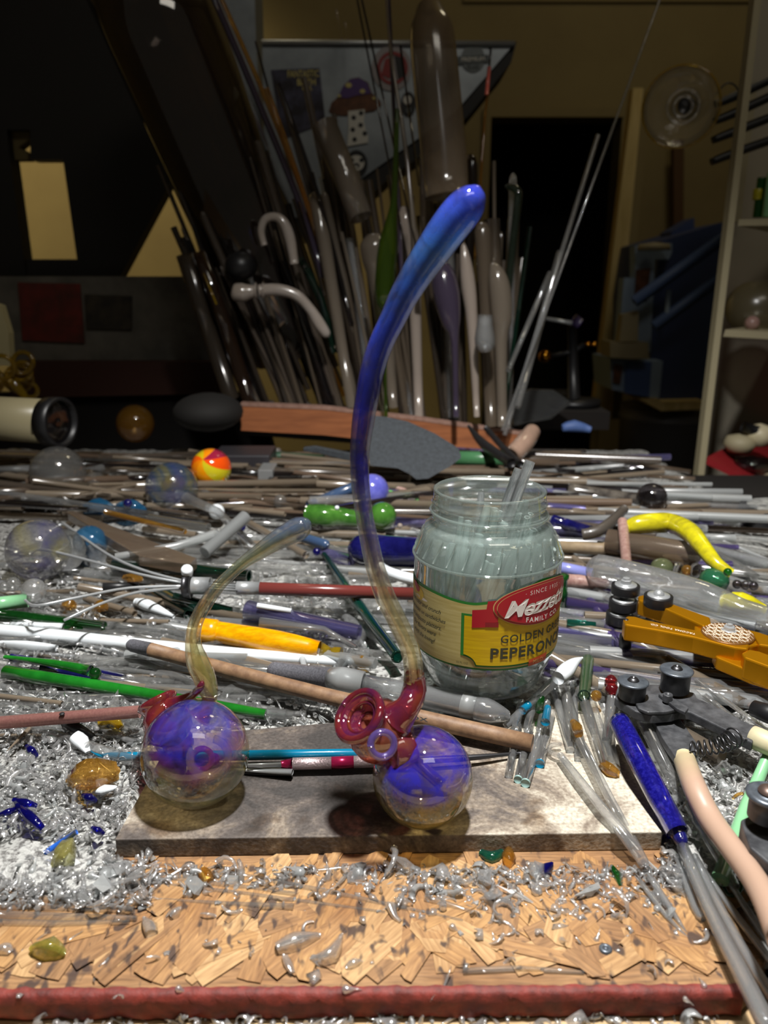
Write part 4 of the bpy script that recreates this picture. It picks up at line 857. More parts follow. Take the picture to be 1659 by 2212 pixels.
# claw grabber
t = thing('claw_grabber', 'metal four-claw grabber with a maroon handle and white cap, lying across the rods', 'grabber', P(650, 1275, 0))
R('handle', None, None, [(560, 1271), (925, 1284)], 14, M['maroon'], parent=t, zabs=.030, seg=20)
R('ferrule', None, None, [(512, 1270), (562, 1271)], 14.6, M['steel'], parent=t, zabs=.030, seg=20)
for dy in (-5, 0, 5): R('rod', None, None, [(452, 1266 + dy), (514, 1270 + dy)], 2.5, M['steel'], parent=t, zabs=.030)
R('collar', None, None, [(416, 1265), (455, 1266)], 19, M['steel'], parent=t, zabs=.030, seg=24)
R('flange', None, None, [(397, 1266), (413, 1266)], 27, M['dsteel'], parent=t, zabs=.030, seg=28)
qc = PY(404, 1233, P(404, 1266, .030).y); lathe('cap', [(0, -.004), (.0042, -.004), (.0048, -.002), (.0048, .002), (.0040, .0035), (0, .004)], qc, M['white'], t, axis=(.1, -.5, .8))
for pts in ([(400, 1256), (310, 1232), (230, 1196), (140, 1133), (132, 1133), (104, 1149)], [(400, 1260), (300, 1240), (170, 1205), (90, 1187), (64, 1197)], [(400, 1266), (280, 1270), (170, 1290), (80, 1308), (55, 1297)], [(400, 1270), (300, 1279), (215, 1305), (138, 1340)]):
    R('claw', None, None, [(x, y, -.006 + .012 * math.sin(PI * i / len(pts))) for i, (x, y) in enumerate(pts)], 3.2, M['steel'], parent=t, zabs=.030, sub=4, seg=8)
# white tipped dropper
t = thing('white_tipped_rod', 'clear rod with a white teardrop tip leaning against the pepper jar', 'rod', P(1150, 1510, 0))
R('shaft', None, None, [(1092, 1568, .004), (1150, 1515, .012), (1208, 1462, .018)], [8, 10, 11], M['clear2'], parent=t)
R('white_tip', None, None, [(1205, 1465, .018), (1222, 1450, .020), (1240, 1432, .022), (1258, 1421, .022)], [15, 17, 11, 2], M['white'], parent=t, sub=4, seg=20)
R('teal_band', None, None, [(1128, 1535, .010), (1142, 1522, .011)], 9.6, M['teal'], parent=t)
# cobalt rod on the plate
t = thing('cobalt_rod', 'thick speckled cobalt blue rod lying over the right end of the plate', 'rod', P(1400, 1700, 0))
R('shaft', None, None, [(1342, 1566, .012), (1380, 1640, .010), (1463, 1798, .008)], [23, 25, 25], M['cobalt'], parent=t, round_='start', seg=24, sub=2)
R('end_knob', None, None, [(1463, 1798, .008), (1471, 1815, .008)], [18, 15], M['navy'], parent=t, round_='end')
R('violet_stub', 'short violet glass stub under the cobalt rod end', 'glass piece', [(1440, 1810, .0), (1444, 1840, .0)], [11, 9], M['purp'])

# ------------------------------------------------------------------ roller tools
def pz(pts, z): return [P(x, y, z) for x, y in pts]
t = thing('gold_roller_tool', 'gold anodised pivoting roller tool with black bearings at the right edge', 'tool', P(1500, 1400, 0))
zt_ = .036
bv = .0012
prism('front_arm', pz([(1346, 1338), (1355, 1330), (1372, 1331), (1394, 1338), (1500, 1360), (1590, 1378), (1620, 1392), (1616, 1402), (1588, 1399), (1498, 1376), (1420, 1361), (1350, 1349)], zt_), (0, 0, -.0125), M['gold'], t, bv)
prism('back_arm', pz([(1378, 1287), (1392, 1284), (1451, 1303), (1534, 1333), (1537, 1346), (1520, 1352), (1499, 1342), (1431, 1312), (1380, 1296)], zt_ + .002), (0, 0, -.0125), M['gold'], t, bv)
prism('pivot_web', pz([(1500, 1345), (1530, 1350), (1560, 1346), (1640, 1365), (1700, 1385), (1700, 1400), (1640, 1392), (1600, 1400), (1500, 1375)], zt_ - .001), (0, 0, -.006), M['gold'], t, bv)
prism('lower_arm', pz([(1540, 1405), (1600, 1406), (1620, 1420), (1700, 1450), (1700, 1475), (1620, 1450), (1548, 1420)], zt_ - .009), (0, 0, -.009), M['gold'], t, bv)
prism('front_handle', pz([(1602, 1410), (1618, 1402), (1640, 1406), (1720, 1436), (1720, 1462), (1608, 1420)], zt_ - .001), (0, 0, -.0155), M['gold'], t, bv)
prism('back_handle', pz([(1625, 1365), (1655, 1372), (1720, 1388), (1720, 1404), (1640, 1392)], zt_ + .001), (0, 0, -.010), M['gold'], t, bv)
pc_ = P(1572, 1369, zt_ + .0004); rd_ = m(54, pc_)
lathe('pivot_disc', [(0, .0006), (rd_ * .97, .0006), (rd_, 0), (rd_, -.002)], pc_, solid('brown_disc', C(120, 82, 40), .4, metal=.4), t, seg=48, smooth=False)
V, Fc = [], []
for i in range(-3, 4):
    for j in range(-3, 4):
        cx_ = (i + .5 * (j % 2)) * .0062; cy_ = j * .0054
        if math.hypot(cx_, cy_) > rd_ * .86: continue
        for rr_ in (.0028,):
            tube_vf([pc_ + Vector((cx_ + rr_ * math.cos(2 * PI * k / 12), cy_ + rr_ * math.sin(2 * PI * k / 12), .0008)) for k in range(13)], .00025, seg=4, V=V, Fc=Fc)
for k in range(-6, 7):
    x_ = k * rd_ / 6.5; h_ = math.sqrt(max(0, (rd_ * .95) ** 2 - x_ * x_)); tube_vf([pc_ + Vector((x_, -h_, .0008)), pc_ + Vector((x_, h_, .0008))], .0002, seg=4, V=V, Fc=Fc)
mk('etched_pattern', V, Fc, M['etch'], t)
nc = P(1575, 1361, zt_ + .001)
lathe('pivot_washer', [(0, .0004), (.0050, .0004), (.0052, 0), (.0052, -.0006)], nc, M['steel'], t); lathe('pivot_nut', [(.0040, 0), (.0040, .0026), (.0034, .0032), (.0022, .0032), (.0020, .0046), (0, .005)], nc, M['steel'], t, seg=6, smooth=False)
V, Fc = TXT['tool']; w_ = max(v.x for v in V) - min(v.x for v in V)
A_, B_ = P(1502, 1369.5, zt_ + .0005), P(1404, 1347.5, zt_ + .0005); ux = (B_ - A_) / w_; L_ = ux.length; uy = Vector((ux.y, -ux.x, 0)); uy = uy if uy.y < 0 else -uy; uy = uy.normalized() * L_ * 1.25
mk('lettering', [(A_ + B_) / 2 + ux * v.x + uy * v.y for v in V], Fc, M['etch'], t, False)
def bearing(cx, cy, z, rpx, h, name='bearing', screw=None, parent=t, mat=None):
    c = P(cx, cy, z); r = m(rpx, c)
    b = lathe(name, [(0, 0), (r * .62, 0), (r * .66, -.0006), (r * .8, -.0004), (r, -.0004), (r * 1.02, -.001), (r * 1.02, -h + .0006), (r, -h), (0, -h)], c, mat or M['black'], parent, seg=36)
    lathe('inner_race', [(r * .3, .0003), (r * .78, .0003), (r * .8, -.001)], c, M['steel'], parent, seg=30)
    if screw == 'dome': lathe('dome_screw', [(0, .0040), (.0012, .0040), (.0026, .0032), (.0038, .0016), (.0042, 0)], c, M['steel'], parent)
    if screw == 'nut': lathe('washer', [(0, .0008), (r * .58, .0008), (r * .6, 0)], c, M['steel'], parent); lathe('lock_nut', [(.0042, .0008), (.0042, .0034), (.0030, .0040), (.0028, .0052), (0, .0054)], c, M['steel'], parent, seg=6, smooth=False)
    return b
bearing(1340, 1322, .022, 29, .0085); bearing(1347, 1294, .0325, 29.5, .0080); bearing(1352, 1262, .0435, 29.5, .0075, screw='nut')
bearing(1423, 1285, .0445, 30, .0085, screw='dome')
bearing(1402, 1338, .020, 26, .006)
c = P(1352, 1372, .022); lathe('foot', [(0, 0), (.0045, 0), (.0045, -.009), (0, -.009)], c, M['black'], t)
c = P(1353, 1338, zt_ + .0003); lathe('pin', [(0, .0002), (.0014, .0002), (.0016, 0)], c, M['dsteel'], t)
prism('slot', pz([(1368, 1362), (1380, 1364), (1380, 1368), (1368, 1365)], zt_ - .006), (0, -.0004, -.001), M['black'], t)

t = thing('black_roller_tool', 'black steel pivoting roller pliers with worn cream grips and a coil spring', 'tool', P(1440, 1560, 0))
zb = .020
prism('upper_jaw', pz([(1328, 1506), (1334, 1484), (1392, 1478), (1430, 1478), (1500, 1496), (1506, 1508), (1540, 1522), (1640, 1574), (1625, 1604), (1560, 1572), (1489, 1537), (1470, 1536), (1452, 1541), (1410, 1545), (1372, 1536)], zb), (0, 0, -.006), M['blackmet'], t, .0008)
prism('jaw_plate', pz([(1372, 1516), (1400, 1497), (1440, 1504), (1470, 1530), (1440, 1537), (1400, 1538), (1380, 1530)], zb + .0022), (0, 0, -.0022), M['blackmet'], t, .0006)
prism('stop_bar', pz([(1422, 1498), (1436, 1496), (1488, 1528), (1480, 1538), (1462, 1530)], zb + .0045), (0, 0, -.0024), M['blackmet'], t, .0006)
prism('lower_handle_shank', pz([(1408, 1548), (1462, 1542), (1512, 1614), (1500, 1632), (1462, 1640), (1430, 1592)], zb - .008), (0, 0, -.005), M['blackmet'], t, .0006)
c = P(1443, 1500, zb + .008); lathe('pivot_screw', [(0, -.0006), (.0014, -.0006), (.0015, .0002), (.0027, .0002), (.0029, -.0003), (.0029, -.0045)], c, M['blackmet'], t, seg=24)
for (cx_, cy_, rx_, hh_, sc_) in [(1368, 1471, 33, .011, (1366, 1464)), (1462, 1446, 35.5, .014, (1463, 1441))]:
    zc = .036 if cx_ > 1400 else .033; c = P(cx_, cy_, zc); r = m(rx_, c)
    lathe('roller_washer', [(0, .0006), (r * .9, .0004), (r, -.0002), (r * .98, -.001), (r * .7, -.0012)], c, M['washer'], t, seg=40)
    lathe('roller_hub', [(r * .86, -.001), (r * .86, -hh_), (0, -hh_)], c, M['black'], t, seg=32)
    lathe('dome_screw', [(0, .0014), (.0010, .0014), (.0012, .0026), (.0022, .0022), (.0036, .0006), (.0037, .0003)], c, M['dsteel'], t, seg=24)
gp = [(1478, 1640), (1500, 1700), (1532, 1765), (1575, 1825), (1622, 1888), (1655, 1945), (1690, 2030)]
R('grip', 'worn grip fading from cream to pink', None, [(x, y, .006 + .010 * (i > 0) + .02 * (i / 6) ** 2) for i, (x, y) in enumerate(gp)], [23, 25, 26, 26, 27, 29, 32], M['pinkgrip'], parent=t, sub=4, seg=24)
R('grip', None, None, [(1626, 1592, .014), (1660, 1606, .016), (1740, 1640, .016)], 25, M['cream'], parent=t, seg=24)
sp0, sp1, sp2 = P(1492, 1616, .016), P(1560, 1618, .020), P(1592, 1588, .022); pts = []
for k in range(161):
    s = k / 160; ctr = (sp0 * (1 - s) ** 2 + sp1 * 2 * s * (1 - s) + sp2 * s ** 2); tdir = ((sp1 - sp0) * (1 - s) + (sp2 - sp1) * s).normalized()
    u = tdir.cross(Vector((0, 0, 1))).normalized(); v = u.cross(tdir); a = s * 2 * PI * 9; r = m(13 + 8 * s, ctr); pts.append(ctr + (u * math.cos(a) + v * math.sin(a)) * r)
tube('coil_spring', pts, .0006, M['dsteel'], t, seg=6)
R('grip_tube', 'dark grey rubber grip end at the right edge, above the cream grip', 'grip', [(1628, 1530, .016), (1660, 1542, .016), (1730, 1570, .016)], [18, 21, 21], M['black'], hollow=.75, seg=22)
t = thing('roller_pliers', 'second pair of black roller pliers, cut off by the right edge', 'tool', P(1650, 1740, 0))
c = P(1662, 1716, .044); r = m(48, c)
lathe('roller_washer', [(0, .0008), (r * .55, .0008), (r * .62, 0), (r * .8, .0012), (r, 0), (r * .97, -.0012), (r * .7, -.0012)], c, M['washer'], t, seg=44); lathe('roller_hub', [(r * .8, -.001), (r * .8, -.012), (0, -.012)], c, M['black'], t, seg=36)
lathe('dome_screw', [(0, .0030), (.002, .0034), (.0044, .0018), (.005, .0006)], P(1662, 1712, .045), solid('rusty_screw', C(110, 92, 84), .4, metal=.7), t)
prism('jaw', pz([(1600, 1770), (1640, 1752), (1760, 1760), (1760, 1900), (1680, 1880), (1620, 1830)], .026), (0, 0, -.02), M['blackmet'], t, .001)
# mint rods
R('mint_rod', 'mint green rod crossing under the pink grip at the right', 'rod', [(1660, 1630, .010), (1612, 1745, .008), (1556, 1900, .002)], [11, 15, 19], M['mint'], seg=18)
R('green_ring', 'broken bright green glass ring at the edge of the strand board', 'ring', [(1562, 1915, 0), (1575, 1935, 0), (1598, 1925, .002), (1600, 1905, .004)], 5, M['greeng'], sub=4)
R('orange_hook', 'tiny orange glass hook next to the second pliers', 'glass piece', [(1584, 1724, .012), (1594, 1716, .012), (1606, 1714, .012)], 3.5, M['amber'], sub=3)
prism('wood_scrap', pz([(1602, 1790), (1700, 1900), (1740, 1990), (1690, 2000), (1605, 1812)], .006), (0, 0, -.004), solid('weathered_wood', C(175, 155, 132), .8, c2=C(140, 118, 96), scale=30), None); tag(bpy.data.objects['wood_scrap'], 'weathered wooden slat beside the pink grip at the right edge', 'slat')

# ------------------------------------------------------------------ coloured pieces in the middle and back of the heap
G = 'glass piece'
R('cobalt_tube', 'fat dark cobalt tube with a rounded left end beside the pepper jar', 'tube', [(785, 1187, .006), (930, 1196, .006)], 34, M['navy'], round_='start', seg=26)
B('violet_ball', 'blue violet glass ball behind the tall neck', 'ball', 803, 1061, 38, solid('violet_ball_glass', C(82, 84, 175), .15, coat=1, c2=C(110, 112, 200), scale=60), lift=.012)
R('blue_rod', 'steel blue rod left of the violet ball', 'rod', [(668, 1092, .014), (766, 1052, .020)], 12, solid('steel_blue', C(55, 75, 105), .25, coat=.5), seg=16)
R('light_green_rod', 'light green opaque rod right of the violet ball', 'rod', [(835, 1068, .014), (950, 1100, .012)], 11, M['lgreen'], seg=16)
R('peach_rod', 'thin peach rod above the light green rod', 'rod', [(846, 1050, .024), (940, 1082, .02)], 5, M['mauve'])
R('green_lump', 'opaque green glass lump with white chips left of the tall neck', G, [(666, 1113, .012), (700, 1115, .012), (740, 1118, .012), (790, 1124, .012)], [22, 24, 20, 16], M['olive'], sub=3, flute=.06, nf=5)
B('white_chip', 'small white chip stuck on the green lump', 'chip', 728, 1097, 5, M['white'], lift=.042)
B('green_knob', 'round green glass knob right of the tall neck', 'knob', 826, 1115, 31, M['olive'], lift=.008)
bpy.data.objects['green_knob'].name = 'green_glass_ball'; bpy.data.objects['green_glass_ball']['category'] = 'ball'
bpy.data.objects['green_glass_ball']['label'] = 'round green glass ball right of the tall neck'
B('bead', 'tiny clear bead right of the green ball', 'bead', 864, 1136, 6, M['opal'], lift=.014)
pts = [(796, 905), (830, 908), (880, 918), (940, 945), (990, 976), (996, 990), (972, 1008), (925, 1034), (900, 1036), (884, 1024), (860, 1012), (800, 1006), (790, 960)]
o = prism('black_felt_pad', [PY(x, y, .98 - (y - 905) * .0006) for x, y in pts], (0, .006, .004), M['leather'], None, .001); tag(o, 'dark grey felt pad leaning on the heap behind the tall neck', 'pad')
o = prism('felt_strip', [PY(x, y, 1.0) for x, y in [(655, 968), (680, 965), (745, 978), (780, 985), (778, 1000), (735, 992), (690, 980), (655, 975)]], (0, .01, 0), M['leather'], None, .001); tag(o, 'narrow dark felt strip left of the large pad', 'strip')
R('green_tube', 'dull green tube lying behind the felt pad', 'tube', [(985, 990, .02), (1090, 992, .02)], 16, solid('dull_green', C(70, 120, 80), .3), seg=16)
R('green_tube', 'dark green flat tube left of the felt strip', 'tube', [(585, 985, .01), (700, 992, .01)], 10, solid('dull_green2', C(38, 75, 52), .4), seg=12)
R('pink_opal_tube', 'thick brownish pink tube end by the back right of the heap', 'tube', [(1105, 985, .02), (1130, 960, .03), (1148, 935, .045)], [20, 21, 19], M['pinkopal'], round_='end', sub=3, seg=20)
for i, (a, b, mid, w1) in enumerate([((1012, 920), (1105, 1000), (1045, 960), 'left'), ((1050, 925), (1125, 1003), (1085, 965), 'right')]):
    A, Bq = PY(a[0], a[1], 1.12), PY(b[0], b[1], .98); mp_ = PY(mid[0], mid[1], 1.06)
    o = tube('black_tweezer_arm', [A, mp_, Bq], [.002, .0065, .006] if i == 0 else [.004, .0045, .0045], M['black'], sub=3); tag(o, 'black tool leaning on the wooden rack, %s of the two' % w1, 'tool')
o = box('black_case', (PY(470, 950, 1.1).x, 1.05, .012), (PY(592, 950, 1.1).x, 1.12, .045), solid('dark_case', C(48, 46, 50), .4), None, .002); tag(o, 'low dark case at the back of the heap, left of the rack', 'case')
o = box('grey_block', (PY(560, 975, 1.02).x, 1.0, .016), (PY(592, 975, 1.02).x, 1.045, .036), M['frost'], None, .001); tag(o, 'small pale glass block in front of the dark case', 'block')
# pinwheel ball
c, r = lay(456, 1012, 43, .012); t = thing('pinwheel_ball', 'orange and yellow striped glass ball with a pointed tail at the back left', 'ball', c)
cols_ = [C(238, 130, 10), C(240, 150, 10), C(205, 190, 30), C(235, 80, 15), C(150, 30, 60), C(240, 140, 15), C(210, 185, 25), C(238, 95, 15)]
ax_ = Vector((-.2, -.75, .6)).normalized(); u_ = ax_.cross(Vector((0, 0, 1))).normalized(); v_ = ax_.cross(u_)
for k in range(8):
    V, Fc = [], []
    for i in range(13):
        th = PI * i / 12
        for j in range(6):
            ph = (k + j / 5) * 2 * PI / 8 + th * .5
            V.append(c + ax_ * math.cos(th) * r + (u_ * math.cos(ph) + v_ * math.sin(ph)) * math.sin(th) * r)
    for i in range(12):
        for j in range(5): a = i * 6 + j; Fc.append((a, a + 6, a + 7, a + 1))
    mk('segment', V, Fc, solid('segment_glass%d' % k, cols_[k], .1, coat=1), t)
tube('tail', [c + Vector((.006, -.01, -r * .5)), P(495, 1050, .02)], [r * .6, r * .1], solid('segment_glass8', C(235, 130, 15), .1, coat=1), t)
# iridescent ball with a stem
irid = glass('iridescent_glass', (0.85, 0.85, 0.72), rough=.02, refr=.15, ior=1.1, edge=.6, gloss=.1, nsc=22, opac=.3, stain=[(.3, C(180, 170, 90)), (.45, C(90, 120, 150)), (.6, C(80, 105, 185)), (.75, C(120, 110, 170))])
c, r = lay(371, 1055, 57, .006); t = thing('iridescent_ball', 'iridescent blue and yellow glass ball on a clear stem, left of the pinwheel ball', 'ball', c)
ball('bulb', c, r, irid, t, seg=36); B('core', None, None, 375, 1050, 26, M['amber'], parent=t, lift=.02)
tube('stem', [c + Vector((.01, -.01, -.005)), P(470, 1105, .035), P(548, 1182, .018)], [.006, .0045, .004], M['clear'], t)
# left bubble pipe
irid2 = glass('violet_bubble_glass', (0.9, 0.88, 0.78), rough=.02, refr=.15, ior=1.1, edge=.6, gloss=.1, nsc=18, opac=.25, stain=[(.35, C(190, 180, 110)), (.5, C(120, 125, 160)), (.65, C(95, 90, 200))])
c, r = lay(83, 1188, 66, 0); t = thing('bubble_pipe', 'clear violet-tinted bubble with a blue ribbed bowl at the left edge', 'pipe', c)
ball('bubble', c, r, irid2, t, seg=36)
tube('bridge', [c + Vector((r * .8, 0, 0)), lay(165, 1185, 25)[0], lay(205, 1200, 30)[0]], [.02, .012, .012], M['clear2'], t, sub=3)
c2_, r2_ = lay(195, 1172, 36, .006); lathe('ribbed_bowl', [(r2_ * math.sin(PI * i / 30) * (1 + .05 * (i % 2)), -r2_ * math.cos(PI * i / 30)) for i in range(31)], c2_, glass('ribbed_blue', (.5, .7, .85), opac=.45, dcol=C(55, 120, 165), refr=0), t, axis=(.9, .1, .3), seg=28)
# flasks and dark clutter at the back left
for (cx_, cy_, rp, lb, mt_, lf) in [(125, 1022, 58, 'large dim clear flask bulb at the left, in front of the black-rimmed can', 'clear', .0), (292, 915, 40, 'amber tinted flask bulb behind the iridescent ball', 'amber', .01), (205, 1045, 26, 'small clear bulb joined beside the large flask bulb', 'clear', 0)]:
    c, r = lay(cx_, cy_, rp, lf); o = ball('flask_bulb', c, r, M[mt_], seg=32); tag(o, lb, 'flask')
R('flask_neck', 'clear tube running from the left edge to the large flask bulb', 'tube', [(-20, 1015, .03), (60, 1012, .03), (128, 1008, .03)], 8, M['clear2'], hollow=.7)
bpy.data.objects['flask_neck'].name = 'clear_tube'
c = PY(128, 912, .98); axc = Vector((.95, -.30, .0)).normalized(); rr = m(52, c)
t = thing('white_can', 'pale cream can lying on its side with a black rim, at the left edge', 'can', c)
lathe('body', [(0, -.22), (rr * .93, -.22), (rr * .93, -.012), (rr * .5, -.01)], c, solid('cream_enamel', C(160, 150, 118), .3), t, axis=axc, seg=40)
lathe('black_rim', [(rr * .93, -.016), (rr * 1.02, -.016), (rr * 1.04, .004), (rr * .9, .004), (rr * .9, -.012)], c, M['black'], t, axis=axc, seg=40)
lathe('lens', [(0, -.002), (rr * .6, -.001), (rr * .92, -.003)], c, M['darkgl'], t, axis=axc, seg=40)
# yellow coil
c = PY(14, 815, 1.2); t = thing('yellow_glass_coil', 'bright yellow tangle of glass coils at the left edge', 'glass piece', c)
Ry = random.Random(3)
for k in range(9):
    cc = c + Vector((Ry.uniform(-.05, .02), Ry.uniform(-.02, .03), Ry.uniform(-.03, .03))); r0 = Ry.uniform(.010, .022); a_ = Ry.uniform(0, 6)
    tube('coil', [cc + Vector((math.cos(a_ + s * 1.0) * r0, math.sin(s * .5) * .01 + s * .002, math.sin(a_ + s) * r0)) for s in [q * .35 for q in range(26)]], .0035, M['ygl'], t, seg=8)
tube('spout', [c + Vector((.01, 0, -.01)), PY(52, 855, 1.18), PY(60, 872, 1.17)], [.008, .006, .002], M['ygl'], t)
# blue pieces, marbles
R('blue_blob', 'sky blue glass blob behind the brown flat tube', G, [(190, 1100, .01), (215, 1095, .01), (245, 1102, .01)], [14, 20, 10], glass('sky_glass', (.3, .55, .75), opac=.5, dcol=C(40, 110, 155), refr=0), sub=3, round_=True)
R('blue_blob', 'sky blue glass blob behind the navy bead', G, [(262, 1098, .01), (285, 1097, .01), (305, 1102, .01)], [14, 19, 12], bpy.data.materials['sky_glass'], sub=3, round_=True)
B('navy_bead', 'small shiny navy bead on top of the blue blob', 'bead', 276, 1088, 10, M['navy'], lift=.03)
B('white_marble', 'white marble lying below the iridescent ball stem', 'marble', 468, 1105, 17, M['white'], lift=.01)
for i, (x_, y_, r_, k_, lb) in enumerate([(443, 1068, 12, 'clear', 'small clear bubble right of the iridescent ball'), (605, 1083, 15, 'clear', 'clear glass knob standing between the two necks'), (440, 1085, 9, 'tealg', 'tiny dark green bead next to the clear bubble'), (520, 1138, 11, 'cobg', 'small cobalt bead under the frosted tube'), (684, 1192, 9, 'cobg', 'cobalt tube end left of the tall neck'), (600, 975, 8, 'clear', 'tiny clear drop beside the pale block'), (1187, 1073, 10, 'amber', 'amber bead near the back, above the clay pipe'), (10, 1268, 12, 'clear', 'small clear bubble at the left edge by the green tube'), (28, 1262, 16, 'clear', 'clear bubble right of the smaller one by the green tube'), (73, 1275, 26, 'shard', 'dusty clear bulb at the left above the green tube')]):
    B('glass_bead', lb, 'bead', x_, y_, r_, M[k_], lift=.012)
R('frosted_tube', 'frosted clear tube propped at an angle, its open end facing left', 'tube', [(442, 1193, .012), (530, 1116, .030)], 14, M['frost'], hollow=.75, seg=18)
R('clear_rod', 'frosty clear rod running from the frosted tube toward the blue bubble', 'rod', [(250, 1203, .020), (380, 1180, .024), (462, 1154, .026)], [8, 9, 10], M['frost'], round_='end', sub=2)
o = prism('flat_tube', [P(x, y, .034) for x, y in [(145, 1106), (158, 1103), (425, 1205), (410, 1219), (300, 1200)]], (0, 0, -.010), M['dusty'], None, .001); tag(o, 'long dusty brown flat glass strip left of the claw grabber', 'glass strip')
R('amber_tube', 'thin amber tube lying on the dusty strip', 'tube', [(228, 1106, .030), (400, 1148, .028)], 6, M['amber'])
R('clear_tube', 'bright clear tube end below the iridescent ball', 'tube', [(322, 1120, .026), (450, 1140, .024)], 11, M['clear'], hollow=.8)
R('green_tube', 'deep green tube with an open end beside the small pipe neck', 'tube', [(245, 1222, .012), (400, 1230, .012), (538, 1245, .012)], 14, M['dgreen'], hollow=.7, seg=18)
R('green_tube', 'jade green tube at the left edge', 'tube', [(-20, 1306, .010), (60, 1297, .010)], 15, M['mint'], seg=16)
R('green_tube', 'deep green tube under the jade green one', 'tube', [(-20, 1326, .004), (80, 1336, .004), (225, 1354, .004)], 12, M['greeng'], seg=16)
for i, (a, b, w_) in enumerate([((320, 1278), (405, 1325), 'leftmost'), ((345, 1276), (440, 1330), 'middle'), ((375, 1290), (500, 1322), 'right')]):
    R('green_rod', 'dark green glass rod under the grabber collar, %s of three' % w_, 'rod', [(a[0], a[1], .006 + .004 * i), (b[0], b[1], .004)], 11, M['tealg'] if i == 1 else M['dgreen'], hollow=.6)
R('white_shard', 'white glass sliver below the grabber claws', G, [(295, 1300, .006), (320, 1308, .006), (375, 1332, .005)], [8, 13, 4], M['white'], sub=3)
R('white_shard', 'white glass piece at the edge of the jar left side', G, [(822, 1222, .014), (850, 1240, .012), (905, 1254, .010)], [8, 12, 12], M['white'], sub=3)
R('white_shard', 'thin white stick above the lavender tube', G, [(556, 1308, .024), (630, 1320, .022)], 6, M['white'])
R('purple_tube', 'pale violet glass piece left of the cobalt tube', G, [(690, 1190, .004), (760, 1210, .004)], [9, 14], M['lav'], sub=2)
R('blue_rod', 'dull blue rounded rod right of the small pipe mouth', 'rod', [(650, 1160, .012), (702, 1176, .012)], 11, bpy.data.materials['steel_blue'], round_=True)
R('black_rod', 'short black rod below the claws', 'rod', [(222, 1268, .012), (300, 1266, .012)], 9, M['black'], cap=True)
for i, (x_, y_, r_, lb) in enumerate([(150, 1308, 12, 'left'), (218, 1312, 13, 'right')]): R('amber_shard', 'amber glass shard among the clear ones below the claws, %s one' % lb, G, [(x_ - 14, y_, .006), (x_, y_ - 3, .008), (x_ + 12, y_ + 4, .006)], [5, r_, 4], M['amber'], sub=2, flute=.3, nf=4)
R('amber_shard', 'amber glass shard behind the grabber wires near the white cap', G, [(268, 1248, .01), (285, 1250, .012), (306, 1252, .01)], [5, 10, 5], M['amber'], sub=2, flute=.3, nf=4)
R('amber_lump', 'amber glass lump above the glass joint', G, [(765, 1423, .006), (785, 1428, .006), (800, 1436, .006)], [7, 13, 5], M['amber'], sub=2, flute=.3, nf=3)
# right side of the heap
t = thing('yellow_curved_tube', 'yellow streaked tube bent like a banana at the right', 'tube', P(1450, 1150, 0))
R('tube', None, None, [(1357, 1141, .034), (1375, 1134, .036), (1410, 1130, .036), (1450, 1131, .036), (1490, 1150, .036), (1520, 1185, .034), (1548, 1218, .030), (1580, 1240, .026)], [15, 20, 22, 22, 21, 18, 15, 12], M['yellow'], parent=t, sub=4, seg=22)
R('mauve_rod', 'upright-looking mauve stick left of the yellow curved tube', 'rod', [(1345, 1128, .040), (1354, 1222, .016)], [11, 11], M['mauve'], round_='start')
R('yellow_tube', 'yellow streaked tube mostly hidden behind the large clear tube', 'tube', [(1560, 1300, .012), (1600, 1302, .012), (1650, 1318, .01)], [14, 24, 12], M['yellow'], sub=3)
B('teal_bulb', 'translucent green glass bulb below the yellow curved tube', 'ball', 1543, 1253, 31, glass('green_bulb_glass', (.3, .6, .45), opac=.5, dcol=C(60, 135, 95), refr=0), sq=.85, lift=.012)
for i, x_ in enumerate((1592, 1610, 1628)): B('grey_bead', 'grey glass bead, %s of a row of three right of the green bulb' % ('left', 'middle', 'right')[i], 'bead', x_, 1262 + 2 * i, 10, M['darkgl'], lift=.016, seg=16)
B('pale_bulb', 'pale mossy glass bulb left of the orange bead', 'ball', 1430, 1225, 24, glass('moss_glass', (.7, .75, .6), opac=.4, dcol=C(140, 150, 110), refr=0), sq=.8, lift=.01)
B('orange_bead', 'orange glass bead right of the mossy bulb', 'bead', 1484, 1232, 12, M['amber'], lift=.016); B('green_bead', 'green bead on the tip of the yellow curved tube', 'bead', 1572, 1236, 9, M['greeng'], lift=.042)
for i, x_ in enumerate((1456, 1466, 1500)): R('glass_ring', 'clear glass ring round the joint beside the orange bead, %s of three' % ('left', 'middle', 'right')[i], 'ring', [(x_, 1232, .014), (x_ + 4, 1233, .014)], [17, 17], M['clear2'], hollow=.8)
R('test_tube', 'large clear test tube with a rounded left end behind the gold tool', 'tube', [(1300, 1232, .014), (1420, 1262, .014), (1520, 1290, .014), (1600, 1320, .014), (1680, 1345, .014)], [34, 36, 34, 28, 28], M['clear2'], round_='start', seg=28, sub=2)
R('dusty_tube', 'wide dusty tan tube under the yellow curved tube', 'tube', [(1312, 1168, .014), (1490, 1196, .014)], 26, M['dusty'], round_='end', seg=20)
R('clay_rod', 'tan rod with a blunt end right of the jar', 'rod', [(1180, 1178, .010), (1300, 1186, .010)], 13, solid('tan_clay', C(150, 132, 105), .5, c2=C(125, 108, 86), scale=60), round_='end')
R('clay_rod', 'longer tan rod behind the mauve stick', 'rod', [(1290, 1182, .008), (1400, 1200, .008), (1478, 1216, .008)], 14, bpy.data.materials['tan_clay'], round_='end')
R('navy_rod', 'navy blue rod right of the jar shoulder', 'rod', [(1195, 1124, .014), (1275, 1146, .014)], 12, M['navy'])
